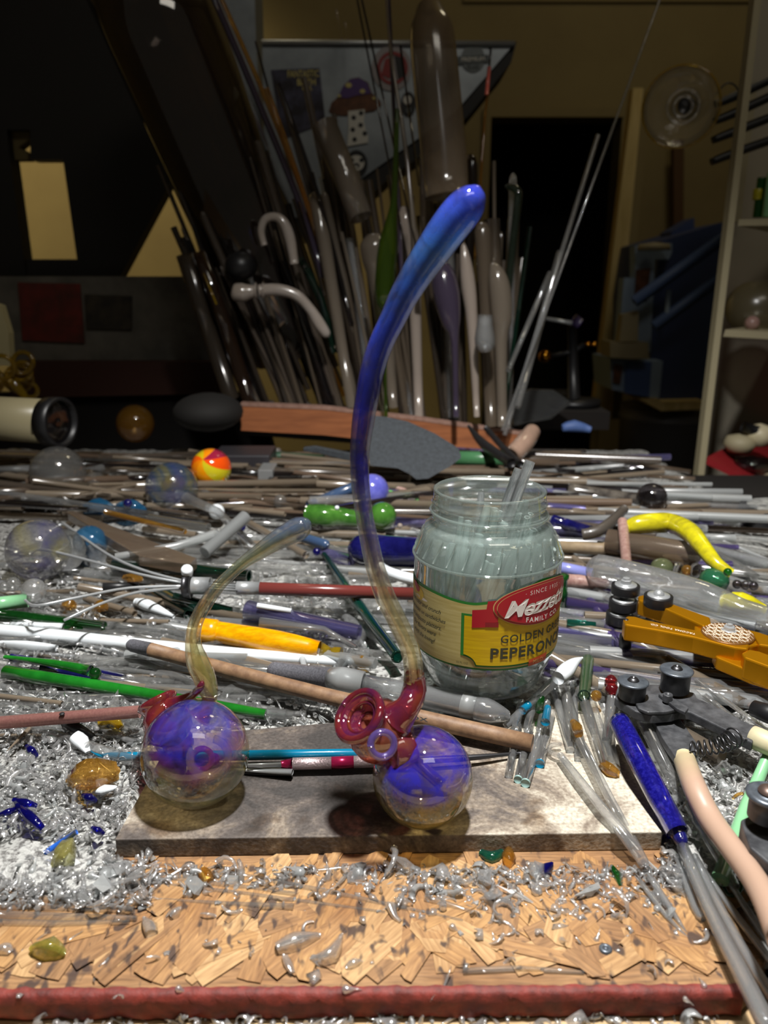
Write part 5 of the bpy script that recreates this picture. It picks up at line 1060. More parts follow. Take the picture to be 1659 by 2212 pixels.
R('dark_curved_rod', 'dark curved ribbed rod above the tan rods', 'rod', [(1258, 1155, .022), (1290, 1148, .026), (1320, 1128, .030), (1348, 1100, .034)], [12, 13, 12, 10], M['dsteel'] if False else solid('dark_ribbed', C(72, 66, 60), .4, coat=.4), sub=3)
t = thing('spoon_pipe', 'dark dusty glass spoon pipe with a round clear bowl at the back right', 'pipe', P(1320, 1080, 0))
R('body', None, None, [(1228, 1060, .014), (1290, 1068, .014), (1370, 1080, .014), (1400, 1084, .014)], [17, 15, 17, 24], solid('sooty_glass', C(98, 92, 84), .25, c2=C(50, 46, 44), scale=90, coat=.6), parent=t, sub=3, seg=20)
B('bowl', None, None, 1408, 1076, 33, M['darkgl'], parent=t, lift=.012)
R('pink_rod', 'dusty pink rod end right of the jar label', 'rod', [(1190, 1253, .010), (1250, 1256, .010), (1305, 1262, .010)], [15, 15, 12], M['mauve'], round_='end')
R('lilac_tube', 'pale blue lilac tube right of the jar', 'tube', [(1190, 1222, .010), (1280, 1240, .010)], 13, solid('lilac', C(130, 135, 195), .2, coat=.6))
c, r = lay(1212, 1285, 9, .012); o = lathe('green_bottle_neck', [(0, -.016), (.0055, -.016), (.0055, .004), (.0046, .008), (.0046, .014), (.0056, .015), (.0056, .018), (.003, .018)], c, M['greeng'], seg=24); tag(o, 'small green glass bottle neck standing by the right side of the jar', 'bottle')
R('teal_chip', 'teal glass cylinder by the foot of the gold tool', G, [(1224, 1345, .008), (1286, 1352, .008)], 9, M['tealg'])
# rods bundle in front of the gold tool
bd = [((1205, 1330), (1560, 1420), 11, 'clear2'), ((1205, 1346), (1558, 1434), 9, 'lav'), ((1200, 1362), (1556, 1448), 12, 'lav'), ((1198, 1378), (1552, 1462), 9, 'clear2'), ((1196, 1396), (1545, 1476), 11, 'clear'), ((1198, 1412), (1420, 1458), 8, 'clear'), ((1240, 1322), (1600, 1395), 9, 'purp'), ((1215, 1300), (1420, 1335), 13, 'purp'), ((1560, 1440), (1700, 1490), 12, 'dusty'), ((1480, 1480), (1632, 1520), 11, 'clear2'), ((1505, 1490), (1650, 1540), 6, 'clear')]
wd = ['backmost', 'second from the back', 'third from the back', 'fourth from the back', 'fifth from the back', 'short front one', 'one passing under the gold arm', 'violet one under the bearings', 'dusty one under the gold handle', 'one right of the black rollers', 'thin one above the grey grip end']
for (a, b, r_, k_), w_ in zip(bd, wd): R('long_tube', 'long lilac-edged tube right of the jar, %s' % w_, 'tube', [(a[0], a[1], .003), (b[0], b[1], .003)], r_, M[k_], hollow=.75, group='long tubes bundled between the jar and the gold tool', seg=16)
R('copper_rod', 'copper coloured rod behind the black rollers', 'rod', [(1490, 1488, .004), (1560, 1505, .004), (1640, 1528, .004)], [6, 8, 8], solid('copper', C(185, 130, 105), .35, metal=.4), sub=2)
for i, (a, b, w_) in enumerate([((1505, 1468), (1659, 1580), 'upper'), ((1520, 1500), (1590, 1555), 'lower')]): R('twisted_cane', '%s twisted clear and brown glass cane right of the black rollers' % w_, 'rod', [(a[0], a[1], .014), (b[0], b[1], .012)], 5, M['clear'], flute=.3, nf=2)
# lidded jar at right edge
c = PY(1668, 1235, .86); t = thing('lidded_jar', 'small clear jar with a black screw lid, cut off by the right edge', 'jar', c); r = m(80, c)
z_ = lambda py: PY(1668, py, .86).z - c.z
lathe('glass_body', [(0, 0), (r * .9, 0), (r * .95, .004), (r, z_(1140)), (r * .9, z_(1132))], c, M['clear2'], t, seg=40)
lathe('lid', [(r * .9, z_(1150)), (r * 1.04, z_(1150)), (r * 1.04, z_(1098)), (r * 1.0, z_(1094)), (0, z_(1094))], c, M['black'], t, seg=40)
lathe('lid_dust', [(0, z_(1094) + .0006), (r * .85, z_(1094) + .0006)], c, solid('dusty_lid', C(150, 150, 145), .8, c2=C(80, 80, 80), scale=120), t, seg=30)
o = prism('dark_bracket', [PY(x, y, .95) for x, y in [(1490, 1120), (1540, 1130), (1600, 1170), (1625, 1215), (1600, 1235), (1570, 1220), (1530, 1170)]], (0, .03, 0), solid('dark_plastic', C(48, 48, 54), .6), None, .002); tag(o, 'dark grey plastic bracket behind the yellow curved tube', 'bracket')

# ------------------------------------------------------------------ small pieces on the plate and on the strand board
cut = [((1119, 1568), (1099, 1674), 9, 'clear2', None, 'first from the left, below the end of the brown rod'), ((1144, 1572), (1119, 1684), 9, 'clear2', 'aqua', 'second from the left, with a bluish cut end'), ((1168, 1580), (1135, 1692), 10, 'clear2', 'aqua', 'third from the left, with a greenish cut end'), ((1190, 1540), (1166, 1650), 10, 'clear2', 'teal', 'tipped teal at its lower end')]
for a, b, r_, k_, e_, w_ in cut:
    t = thing('cut_rod', 'short cut rod, %s' % w_, 'rod', P((a[0] + b[0]) / 2, (a[1] + b[1]) / 2, 0), 'short cut rods at the back of the plate')
    R('shaft', None, None, [a, b], r_, M[k_], parent=t)
    if e_: q_, rr_ = lay(b[0], b[1], r_); d_ = (q_ - lay(a[0], a[1], r_)[0]).normalized(); tube('cut_end', [q_ - d_ * .001, q_ + d_ * .0004], rr_ * 1.02, M['teal'] if e_ == 'teal' else M['tealg'] if e_ == 'x' else solid('cut_end_glass', C(140, 170, 165), .3), t)
R('teal_stub', 'teal glass stub standing out above the cut rods', G, [(1183, 1530, .014), (1178, 1560, .012)], [8, 10], M['teal'], round_='start'); R('green_stub', 'green glass stub beside the teal stub', G, [(1168, 1508, .012), (1165, 1535, .01)], 9, M['greeng'])
for i, x_ in enumerate((1105, 1130, 1158)): R('cut_rod', 'clear rod stub above the brown rod, %s of three' % ('left', 'middle', 'right')[i], 'rod', [(x_ + 22, 1518, .006), (x_ + 8, 1575, .006)], 9, M['clear2'], group='short cut rods at the back of the plate')
fan = [((1195, 1480), (1232, 1620), 9), ((1215, 1470), (1262, 1630), 10), ((1238, 1475), (1248, 1640), 7), ((1255, 1490), (1305, 1655), 11), ((1275, 1500), (1318, 1640), 8), ((1222, 1500), (1236, 1610), 10), ((1240, 1440), (1285, 1580), 8), ((1330, 1500), (1308, 1608), 9), ((1345, 1560), (1420, 1740), 7), ((1390, 1560), (1470, 1720), 14), ((1418, 1570), (1500, 1760), 10), ((1305, 1530), (1328, 1660), 12)]
FW_ = ['far left', 'second, thick', 'third, thin', 'long one in the middle', 'short one right of the middle', 'short one near the jar', 'one under the green tube', 'one below the ruby bulbs', 'one under the cobalt rod', 'wide one right of the cobalt rod', 'long one nearest the cream grip', 'short thick cut one']
for i, (a, b, r_) in enumerate(fan): R('clear_rod', 'clear rod fanned out on the plate, %s' % FW_[i], 'rod', [(a[0], a[1], .006 if i % 2 else .002), (b[0], b[1], .0)], r_, M['clear'] if i % 2 else M['clear2'], group='clear rods fanned out on the right end of the plate', round_='end' if i in (9, 10) else False)
R('green_clear_tube', 'pale green clear tube with a dark rimmed open end behind the plate', 'tube', [(1270, 1425, .012), (1262, 1500, .010)], [13, 12], glass('pale_green_glass', (.75, .9, .72), opac=.2, dcol=C(150, 185, 140)), hollow=.75, seg=18)
q_, r_ = lay(1261, 1503, 12, .010); o = ring('dark_ring', q_, (0, -1, .1), r_, r_ * .14, M['dgreen'], None); tag(o, 'dark ring around the open end of the pale green tube', 'ring')
# long flat paddle rod + thin pair
t = thing('paddle_rod', 'long clear glass rod with a hooked flat end, crossing the plate edge', 'rod', P(1300, 1720, 0))
R('shaft', None, None, [(1210, 1632, .003), (1300, 1745, .004), (1375, 1838, .006), (1392, 1870, .002)], [8, 11, 14, 11], M['clear2'], parent=t, sub=2); R('hook', None, None, [(1210, 1632, .003), (1195, 1628, .003), (1186, 1620, .003), (1192, 1610, .003), (1212, 1608, .003)], [6, 5, 5, 5, 4], M['clear'], parent=t, sub=3)
t = thing('twin_rod', 'thin clear rod pair with amber bulbs at the top, meeting the paddle rod', 'rod', P(1300, 1700, 0))
R('shaft', None, None, [(1252, 1600, .005), (1300, 1700, .006), (1372, 1832, .006)], [9, 6, 9], M['clear'], parent=t); R('shaft', None, None, [(1262, 1605, .004), (1320, 1720, .004), (1380, 1832, .004)], [4, 5, 7], M['clear2'], parent=t)
R('amber_bulb', None, None, [(1238, 1560, .008), (1246, 1572, .008), (1250, 1586, .008)], [7, 12, 10], M['amber'], parent=t, sub=2)
t = thing('ruby_bulb_rod', 'clear rod topped by two ruby bulbs, left of the black rollers', 'rod', P(1318, 1520, 0))
R('shaft', None, None, [(1322, 1500, .006), (1310, 1600, .002)], 10, M['clear2'], parent=t); R('ruby_bulbs', None, None, [(1320, 1462, .010), (1320, 1472, .010), (1321, 1480, .010), (1322, 1490, .010), (1324, 1502, .010)], [6, 14, 10, 15, 8], M['redg'], parent=t, sub=3)
B('amber_bead', 'round amber and clear bead between the green tube and the ruby bulbs', 'bead', 1288, 1503, 12, M['amber'], lift=.008)
R('amber_frit', 'pile of melted amber glass on the plate', G, [(1300, 1650, .0), (1318, 1662, .001), (1335, 1672, .0)], [8, 11, 6], M['amber'], sub=2, flute=.3, nf=5)
R('red_drop', 'dark red glass drop under the black tool', G, [(1470, 1550, .004), (1473, 1565, .002), (1474, 1582, 0)], [9, 9, 2], M['redg'], sub=2)
R('amber_glass_bead', 'oval amber crackled bead on the strand board', 'bead', [(1099, 1836, 0), (1099, 1852, 0), (1098, 1868, 0)], [8, 15, 9], M['amber'], round_=True, sub=2, flute=.08, nf=7)
R('cobalt_chip', 'cobalt blue faceted chip on the strand board', 'chip', [(1170, 1886, 0), (1180, 1876, .001), (1192, 1866, .002)], [9, 14, 5], M['cobg'], flute=.25, nf=3, seg=8)
R('green_chip', 'bright green glass sliver on the strand board', 'chip', [(1322, 1872, .001), (1332, 1890, 0), (1340, 1915, 0)], [5, 11, 5], M['greeng'], flute=.2, nf=3, seg=8)
R('green_glass_curl', 'dull green curved glass under the front edge of the plate', G, [(1040, 1842, 0), (1062, 1852, 0), (1085, 1840, .001)], [8, 13, 7], M['tealg'], sub=3)
R('amber_knot', 'amber tipped glass knot on the strand board below the left chamber', G, [(438, 1880, .001), (446, 1892, 0), (452, 1905, 0)], [10, 13, 9], M['amber'], flute=.2, nf=4, sub=2)
t = thing('amber_shell', 'amber and clear broken glass shell left of the violet chamber', G, P(200, 1680, 0))
R('shell', None, None, [(150, 1688, .006), (190, 1676, .008), (250, 1668, .004)], [10, 30, 18], M['amber'], parent=t, sub=3, flute=.25, nf=5); R('clear_end', None, None, [(140, 1686, .004), (160, 1686, .008)], [8, 13], M['shard'], parent=t)
R('white_flat_shard', 'white milky glass flake above the amber shell', G, [(160, 1590, .008), (175, 1602, .006), (190, 1625, .004)], [13, 15, 5], M['white'], sub=2, flute=.2, nf=2)
R('white_flat_shard', 'white milky glass flake in front of the amber shell', G, [(200, 1710, .004), (225, 1706, .006), (250, 1700, .006)], [4, 12, 4], M['white'], sub=2, flute=.2, nf=2)
for i, (a, b, r_, w_) in enumerate([((30, 1728), (78, 1742), 10, 'horizontal one of the crossed pair at the left'), ((38, 1740), (92, 1790), 12, 'slanting one of the crossed pair at the left'), ((0, 1760), (36, 1748), 8, 'at the left edge'), ((58, 1612), (78, 1632), 9, 'above the crossed pair'), ((180, 1718), (205, 1730), 10, 'between the amber shell and the plate'), ((200, 1788), (222, 1800), 8, 'near the plate corner')]):
    R('cobalt_shard', 'cobalt blue glass shard, %s' % w_, G, [(a[0], a[1], .006), ((a[0] + b[0]) / 2, (a[1] + b[1]) / 2, .007), (b[0], b[1], .004)], [r_ * .5, r_, r_ * .6], M['cobg'], sub=2, seg=8)
R('blue_stick', 'bright blue speckled glass stick in the shards left of the plate', G, [(98, 1842, .004), (165, 1797, .010)], 6, solid('bright_blue', C(40, 95, 190), .2, coat=.8))
R('yellow_streak_shard', 'pale yellow streaked clear shard near the blue stick', G, [(115, 1870, .003), (140, 1845, .006), (150, 1815, .006)], [6, 22, 10], glass('yellow_streak', (.9, .9, .7), opac=.25, dcol=C(225, 215, 130)), sub=2, flute=.2, nf=4)
R('black_shard', 'black glass sliver behind the pink pencil', G, [(130, 1560, .004), (165, 1572, .006), (205, 1592, .004)], [4, 12, 4], M['black'], sub=2)
R('green_amber_shard', 'olive and amber glass curl behind the pink pencil', G, [(215, 1560, .004), (240, 1550, .006), (262, 1572, .004)], [8, 13, 7], M['ygl'], sub=2, flute=.2, nf=4)
R('yellow_chip', 'greenish yellow flat glass chip on the strand board at lower left', 'chip', [(72, 2052, .0), (105, 2046, .001), (138, 2062, 0)], [10, 22, 9], glass('yellowgreen', (.85, .85, .5), opac=.3, dcol=C(190, 185, 90)), sub=2, flute=.3, nf=3)
for i, (pts_, rr_, w_) in enumerate([([(598, 2050), (640, 2032), (690, 2022)], [14, 20, 8], 'largest faceted one of the group near the middle'), ([(672, 2072), (715, 2062), (738, 2020)], [6, 18, 5], 'curved scoop-shaped one of the group near the middle'), ([(615, 2068), (622, 2085), (632, 2104)], [8, 10, 6], 'lowest one of the group near the middle'), ([(748, 2092), (765, 2080), (782, 2078)], [6, 11, 4], 'one right of the group near the middle'), ([(312, 1985), (320, 2000), (326, 2018)], [6, 14, 13], 'pear-shaped one below the bundle of thin rods'), ([(370, 1980), (378, 1972), (388, 1964)], [9, 12, 6], 'bright one on a scorch mark'), ([(0, 2052), (12, 2050), (22, 2060)], [12, 14, 8], 'one at the left edge'), ([(842, 1955), (852, 1980), (866, 1992)], [12, 7, 5], 'hooked one right of the middle')]):
    R('glass_shard', 'clear shard on the strand board, %s' % w_, 'shard', pts_, rr_, M['shard'], sub=3, flute=.22, nf=3, seg=10)
thin = [([(-40, 1872), (300, 1890), (640, 1932)], [7, 6, 5]), ([(200, 1893), (520, 1930), (832, 1972)], [3, 5, 4]), ([(470, 1882), (700, 1925), (1000, 1990)], [5, 6, 4]), ([(-40, 1936), (150, 1944), (300, 1950)], [8, 8, 7]), ([(-40, 1955), (150, 1962), (290, 1966)], [9, 9, 8]), ([(-40, 1976), (150, 1982), (296, 1984)], [10, 9, 6]), ([(-40, 1992), (120, 1996), (280, 1992)], [8, 8, 5]), ([(-20, 1892), (160, 1905), (300, 1915)], [6, 8, 6]), ([(300, 1940), (480, 1952), (634, 1960)], [3, 5, 8]), ([(918, 1940), (970, 1955), (1025, 1973)], [8, 7, 4]), ([(1000, 2098), (1120, 2092), (1262, 2101)], [6, 6, 4]), ([(1020, 1880), (1050, 1930), (1082, 1998)], [5, 6, 5]), ([(590, 1890), (700, 1880), (820, 1866)], [4, 5, 3])]
wds = ['uppermost one running from the left edge', 'fine one crossing below the plate', 'right-hand tapering one below the right chamber', 'first of the bundle at lower left', 'second of the bundle at lower left', 'third of the bundle at lower left', 'lowest of the bundle at lower left', 'short one above the bundle', 'one ending in the middle', 'short bright one below the right chamber', 'lone horizontal one near the red edge', 'crossing one right of the short bright one', 'slim one just under the plate']
for (pts_, rr_), w_ in zip(thin, wds): R('thin_rod', 'thin clear rod on the strand board, %s' % w_, 'rod', pts_, rr_, M['clear'], sub=2, seg=10, group='thin clear rods on the strand board')
big = [([(1475, 1830, .008), (1530, 1960, .006), (1600, 2100, .006), (1680, 2260, .006)], [13, 15, 19, 24]), ([(1500, 1850, .006), (1565, 1980, .003), (1640, 2110, .003), (1740, 2260, .003)], [9, 11, 13, 16]), ([(1462, 1850, .003), (1500, 1960, .001), (1520, 1985, .001)], [8, 9, 10]), ([(1520, 1880, .004), (1600, 1990, .002), (1700, 2120, .002)], [6, 8, 10]), ([(1380, 1900, .002), (1440, 1980, .001), (1490, 2030, 0)], [6, 6, 3]), ([(1400, 1890, .004), (1440, 1950, .002), (1485, 2020, 0)], [7, 8, 3]), ([(1560, 1880, .004), (1610, 1960, .003), (1690, 2080, .003)], [6, 8, 9]), ([(1490, 1740, .008), (1540, 1830, .008), (1590, 1915, .004)], [12, 11, 10])]
wds = ['thickest one running off the lower right corner', 'second thickest, right of the thickest', 'short one with a cut end left of the thickest', 'slim one nearest the right edge', 'thin pointed one, left', 'thin pointed one, right', 'slim one near the green ring', 'one ending in the green ring']
for (pts_, rr_), w_ in zip(big, wds): R('clear_tube', 'clear tube at lower right, %s' % w_, 'tube', pts_, rr_, M['clear2'], sub=2, seg=16, hollow=.7, group='clear tubes running off the lower right')

# ------------------------------------------------------------------ heap of loose rods (individual things, shared meshes)
def unit_rod(kind, mat, seg=12):
    key = 'rod_%s_%s' % (kind, mat.name)
    if key in bpy.data.meshes: return bpy.data.meshes[key]
    if kind == 'solid': V, Fc = tube_vf([(0, 0, -.5), (0, 0, .5)], 1.0, seg=seg)
    elif kind == 'tube': V, Fc = tube_vf([(0, 0, -.5), (0, 0, .5)], 1.0, seg=seg, hollow=.75)
    elif kind == 'round': V, Fc = tube_vf([(0, 0, -.5), (0, 0, .47), (0, 0, .485), (0, 0, .495), (0, 0, .5)], [1, 1, .85, .5, .1], seg=seg)
    else: V, Fc = tube_vf([(0, 0, -.5), (0, 0, -.1), (0, 0, .2), (0, 0, .5)], [1, 1, .7, .12], seg=seg, sub=2)
    me = bpy.data.meshes.new(key); me.from_pydata([tuple(v) for v in V], [], Fc); me.materials.append(mat)
    me.polygons.foreach_set('use_smooth', [True] * len(me.polygons)); me.update(); return me
def put_rod(name, A, Bq, r, mat, kind='solid'):
    o = bpy.data.objects.new(name, unit_rod(kind, mat)); col.objects.link(o)
    d = Bq - A; o.location = (A + Bq) / 2; o.scale = (r, r, d.length); o.rotation_mode = 'QUATERNION'; o.rotation_quaternion = d.to_track_quat('Z', 'Y')
    return o
Rb = random.Random(21)
TAN = glass('tan_dusty_rod', (.5, .47, .42), opac=.62, dcol=C(168, 152, 132), rough=.18, refr=0, edge=.6)
TAN2 = glass('brown_dusty_rod', (.45, .4, .36), opac=.7, dcol=C(138, 116, 98), rough=.2, refr=0, edge=.6)
def matword(mt):
    n = mt.name
    return ('tan dusty' if n == 'tan_dusty_rod' else 'brown dusty' if n in ('brown_dusty_rod', 'dusty_glass') else 'grey dusty' if n == 'dusty_grey_glass' else 'smoked' if n == 'smoked_glass' else
            'lilac tinted' if n == 'lavender_glass' else 'violet tinted' if n == 'purple_glass' else 'frosted' if n == 'frosted_glass' else 'cool clear' if n == 'clear_glass_cool' else 'clear')
restV, restF, restM, restMats = [], [], [], []
def bulk(n, keep, region, where, rr, Lr, angs, mats, kinds, lift):
    done = 0
    for i in range(n):
        px = Rb.uniform(region[0], region[2]); py = region[1] + (region[3] - region[1]) * Rb.random()
        p = P(px, py, .01); a = Rb.gauss(*angs[0]) if Rb.random() < .82 else Rb.gauss(*angs[1]); Ln = Rb.uniform(*Lr); r = Rb.uniform(*rr)
        d = Vector((math.cos(a), math.sin(a), Rb.gauss(0, .02))) * Ln / 2
        A, Bq = p - d, p + d
        if any(inquad(q.x, q.y, pc, .002) for q in (A, Bq, (A + p) / 2, (Bq + p) / 2)): continue
        t_ = max(0, min(1, (Vector((JX, JY)) - A.xy).dot(Bq.xy - A.xy) / (Bq.xy - A.xy).length_squared)); cpt = A.xy + (Bq.xy - A.xy) * t_
        if (cpt - Vector((JX, JY))).length < .052 + r or A.y < frontL or Bq.y < frontL or max(A.y, Bq.y) > 1.19 or any(q.x > xright(q.y) - .01 and q.y > .7 for q in (A, p, Bq)): continue
        z = max(topz(A.x, A.y), topz(Bq.x, Bq.y), topz(p.x, p.y)) + r + Rb.uniform(*lift); dz = z - p.z
        A.z += dz; Bq.z += dz; mt = Rb.choice(mats); kd = Rb.choice(kinds)
        if done < keep:
            o = put_rod('glass_rod', A, Bq, r, mt, kd); w_ = matword(mt); kw_ = {'tube': 'hollow tube', 'round': 'round-ended rod', 'taper': 'tapering rod', 'solid': 'rod'}[kd]
            tag(o, '%s %s heaped %s' % (w_, kw_, where), 'rod', '%s %ss heaped %s' % (w_, kw_, where)); done += 1
        else:
            if mt not in restMats: restMats.append(mt)
            k0 = len(restF); tube_vf([A, Bq], r, seg=8, V=restV, Fc=restF); restM.extend([restMats.index(mt)] * (len(restF) - k0))
c_, c2, l_, pu, du, fr = M['clear'], M['clear2'], M['lav'], M['purp'], M['dusty'], M['frost']
bulk(260, 50, (-150, 985, 1100, 1130), 'at the far end of the bench', (.002, .0052), (.08, .30), [(-.12, .18), (0.5, .7)], [TAN, TAN, TAN2, du, M['dusty2'], c2, M['darkgl'], TAN], ['solid', 'tube', 'solid', 'round'], (0, .022))
bulk(190, 50, (1000, 955, 1560, 1160), 'behind the jar at the right', (.002, .0055), (.06, .26), [(-.15, .22), (-.9, .6)], [TAN, TAN2, c2, du, M['dusty2'], l_, M['darkgl'], fr], ['solid', 'tube', 'round'], (0, .020))
bulk(170, 60, (350, 1140, 1000, 1560), 'left of the pepper jar', (.0012, .0042), (.05, .20), [(-.2, .12), (-.8, .6)], [c_, c2, c_, c2, TAN, fr, c_, c_], ['solid', 'tube', 'taper', 'solid'], (0, .003))
bulk(110, 35, (-80, 1190, 420, 1560), 'among the shards at the left', (.0010, .0032), (.04, .18), [(-.2, .2), (-.4, .9)], [c_, c2, c_, c_, TAN], ['solid', 'tube', 'taper'], (0, .003))
bulk(150, 50, (1180, 1150, 1720, 1560), 'right of the jar', (.0015, .0050), (.06, .24), [(-.25, .12), (-.9, .5)], [c_, c2, c2, pu, c_, fr, TAN], ['solid', 'tube', 'tube'], (0, .004))
me = bpy.data.meshes.new('loose_rods'); me.from_pydata([tuple(v) for v in restV], [], restF)
for mt in restMats: me.materials.append(mt)
me.polygons.foreach_set('material_index', restM); me.polygons.foreach_set('use_smooth', [len(f) == 4 for f in restF]); me.update()
o = bpy.data.objects.new('loose_rods', me); col.objects.link(o); tag(o, 'countless further loose glass rods filling the heap on the bench', 'rods', kind='stuff')

# ------------------------------------------------------------------ shards of broken clear glass
def shard_proto(k, R0):
    kind = k % 7; V, Fc = [], []
    if kind == 0:      # curved shell fragment
        a0 = R0.uniform(.6, 1.5); b0 = R0.uniform(.5, 1.1); n = 5
        for s_ in (1.0, .9):
            for i in range(n + 1):
                for j in range(n + 1):
                    u = (i / n - .5) * a0 * (1 - .5 * (j / n)); v = (j / n - .5) * b0 + .1 * math.sin(i * 2.1)
                    V.append(Vector((math.sin(u) * math.cos(v), math.sin(v), math.cos(u) * math.cos(v) - .85)) * s_)
        for i in range(n):
            for j in range(n):
                a = i * (n + 1) + j; Fc.append((a, a + n + 1, a + n + 2, a + 1)); b = a + (n + 1) ** 2; Fc.append((b, b + 1, b + n + 2, b + n + 1))
        m_ = (n + 1) ** 2
        for i in range(n):
            Fc.append((i, i + 1, i + 1 + m_, i + m_)); q = n * (n + 1); Fc.append((q + i, q + i + m_, q + i + 1 + m_, q + i + 1))
            Fc.append((i * (n + 1), i * (n + 1) + m_, (i + 1) * (n + 1) + m_, (i + 1) * (n + 1))); Fc.append((i * (n + 1) + n, (i + 1) * (n + 1) + n, (i + 1) * (n + 1) + n + m_, i * (n + 1) + n + m_))
    elif kind == 1:    # bent hook
        n = 9; c = R0.uniform(2.0, 4.2); V, Fc = tube_vf([(math.cos(i / n * c), math.sin(i / n * c) * R0.uniform(.95, 1.05), .1 * i / n) for i in range(n + 1)], [.10 + .16 * (i / n) for i in range(n + 1)], seg=7)
    elif kind == 2:    # drop with tail
        V, Fc = tube_vf([(-.5, 0, 0), (-.45, 0, 0), (-.2, .02, 0), (.1, 0, .03), (.5, .05, .1), (1.1, .2, .05)], [.05, .25, .36, .25, .09, .02], seg=8)
    elif kind == 3:    # twisted strip
        V, Fc = tube_vf([(-1 + .25 * i, .12 * math.sin(i), .1 * math.cos(i * .8)) for i in range(9)], [.12 + .12 * math.sin(i * .39) for i in range(9)], seg=5, twist=.45)
    elif kind == 4:    # chunk
        bm = bmesh.new()
        for _ in range(11): bm.verts.new(Vector((R0.gauss(0, .5), R0.gauss(0, .35), R0.gauss(0, .25))))
        bmesh.ops.convex_hull(bm, input=bm.verts[:]); bmesh.ops.delete(bm, geom=[v for v in bm.verts if not v.link_faces], context='VERTS'); bm.verts.index_update(); V = [v.co.copy() for v in bm.verts]; Fc = [tuple(v.index for v in f.verts) for f in bm.faces]; bm.free()
    elif kind == 5:    # straight splinter
        V, Fc = tube_vf([(-1.2, 0, 0), (0, .05, 0), (1.2, 0, .05)], [.05, .14, .03], seg=5)
    else:              # bit of tube wall / ring
        c = R0.uniform(1.5, 5.5); n = 10; V = []; Fc = []
        for i in range(n + 1):
            a = c * i / n
            for r_, h in ((.6, -.3), (.6, .3 + .15 * math.sin(i)), (.5, .3 + .15 * math.sin(i)), (.5, -.3)): V.append(Vector((r_ * math.cos(a), h, r_ * math.sin(a))))
        for i in range(n):
            for j in range(4): Fc.append((i * 4 + j, i * 4 + (j + 1) % 4, i * 4 + 4 + (j + 1) % 4, i * 4 + 4 + j))
        Fc.append((0, 1, 2, 3)); Fc.append((n * 4 + 3, n * 4 + 2, n * 4 + 1, n * 4))
    return V, Fc
R0 = random.Random(9); protos = [shard_proto(k, R0) for k in range(21)]
SM = [M['shard'], M['shard'], M['shard'], M['clear2'], M['frost']]
def shard_site(zone):
    """random point of a zone; returns (p, size scale)"""
    if zone == 'left': px, py = Rb.uniform(-60, 330), Rb.uniform(1500, 1930)
    elif zone == 'strip': px, py = Rb.uniform(220, 1480), 1835 + abs(Rb.gauss(0, 38))
    elif zone == 'strip2': px, py = Rb.uniform(860, 1480), 1845 + abs(Rb.gauss(0, 55))
    elif zone == 'right': px, py = Rb.uniform(1430, 1680), Rb.uniform(1540, 1880)
    elif zone == 'mid': px, py = Rb.uniform(-60, 800), Rb.uniform(1240, 1600)
    elif zone == 'midr': px, py = Rb.uniform(880, 1400), Rb.uniform(1440, 1560)
    elif zone == 'back': px, py = Rb.uniform(-60, 1640), Rb.uniform(1050, 1330)
    elif zone == 'front': px, py = Rb.uniform(80, 1555), Rb.uniform(2190, 2300)
    elif zone == 'board': px, py = Rb.uniform(0, 1550), Rb.uniform(1920, 2130)
    z = -.024 if zone == 'front' else 0
    p = P(px, py, z)
    return p if p.x < xright(p.y) - .01 else P(CX - abs(px - CX), py, z)
def xf(p, s, R_, lift):
    e = Matrix.Rotation(R_.uniform(0, 6.28), 3, 'Z') @ Matrix.Rotation(R_.gauss(0, .6), 3, 'X') @ Matrix.Rotation(R_.gauss(0, .6), 3, 'Y')
    return e, p + Vector((0, 0, lift))
def hit(p):
    if inquad(p.x, p.y, pc, .003): return True
    if (p.x - JX) ** 2 + (p.y - JY) ** 2 < .053 ** 2: return True
    return False
ZL = {'left': ('in the pile left of the plate', 'shards left of the plate', 110), 'strip': ('below the front edge of the plate', 'shards along the front of the plate', 70), 'strip2': ('on the strand board below the right chamber', 'shards on the board below the right chamber', 40),
      'right': ('between the cream grip and the second pliers', 'shards between the grip and the pliers', 40), 'front': ('on the bench below the red painted edge', 'shards below the red edge', 40)}
smesh = {}
def smesh_get(k, mt):
    if (k, mt.name) not in smesh:
        me = bpy.data.meshes.new('shard_%d' % k); me.from_pydata([tuple(v) for v in protos[k][0]], [], protos[k][1]); me.materials.append(mt)
        if k % 7 != 4 and k % 7 != 5: me.polygons.foreach_set('use_smooth', [True] * len(me.polygons))
        me.update(); smesh[(k, mt.name)] = me
    return smesh[(k, mt.name)]
for zn, (lb, gr, n) in ZL.items():
    c = 0
    while c < n:
        p = shard_site(zn); 
        if hit(p): continue
        s = Rb.uniform(.004, .009) if zn != 'front' else Rb.uniform(.004, .008)
        z = -.024 if zn == 'front' else topz(p.x, p.y)
        k = Rb.randrange(21)
        if k % 7 in (1, 3, 5): s *= .9
        e, q = xf(Vector((p.x, p.y, z)), s, Rb, s * .35)
        if zn == 'left': q.z += Rb.uniform(0, .006)
        mt_ = Rb.choice(SM); kw_ = ['curved shell', 'hooked', 'teardrop', 'twisted', 'chunky', 'splinter', 'ring'][k % 7]; w_ = {'shard_glass': 'clear', 'frosted_glass': 'frosted'}.get(mt_.name, 'glossy'); o = bpy.data.objects.new('glass_shard', smesh_get(k, mt_)); col.objects.link(o); o.location = q; o.scale = (s, s, s); o.rotation_euler = e.to_euler(); tag(o, '%s %s shard %s' % (w_, kw_, lb), 'shard', '%s %s %s' % (w_, kw_, gr)); c += 1
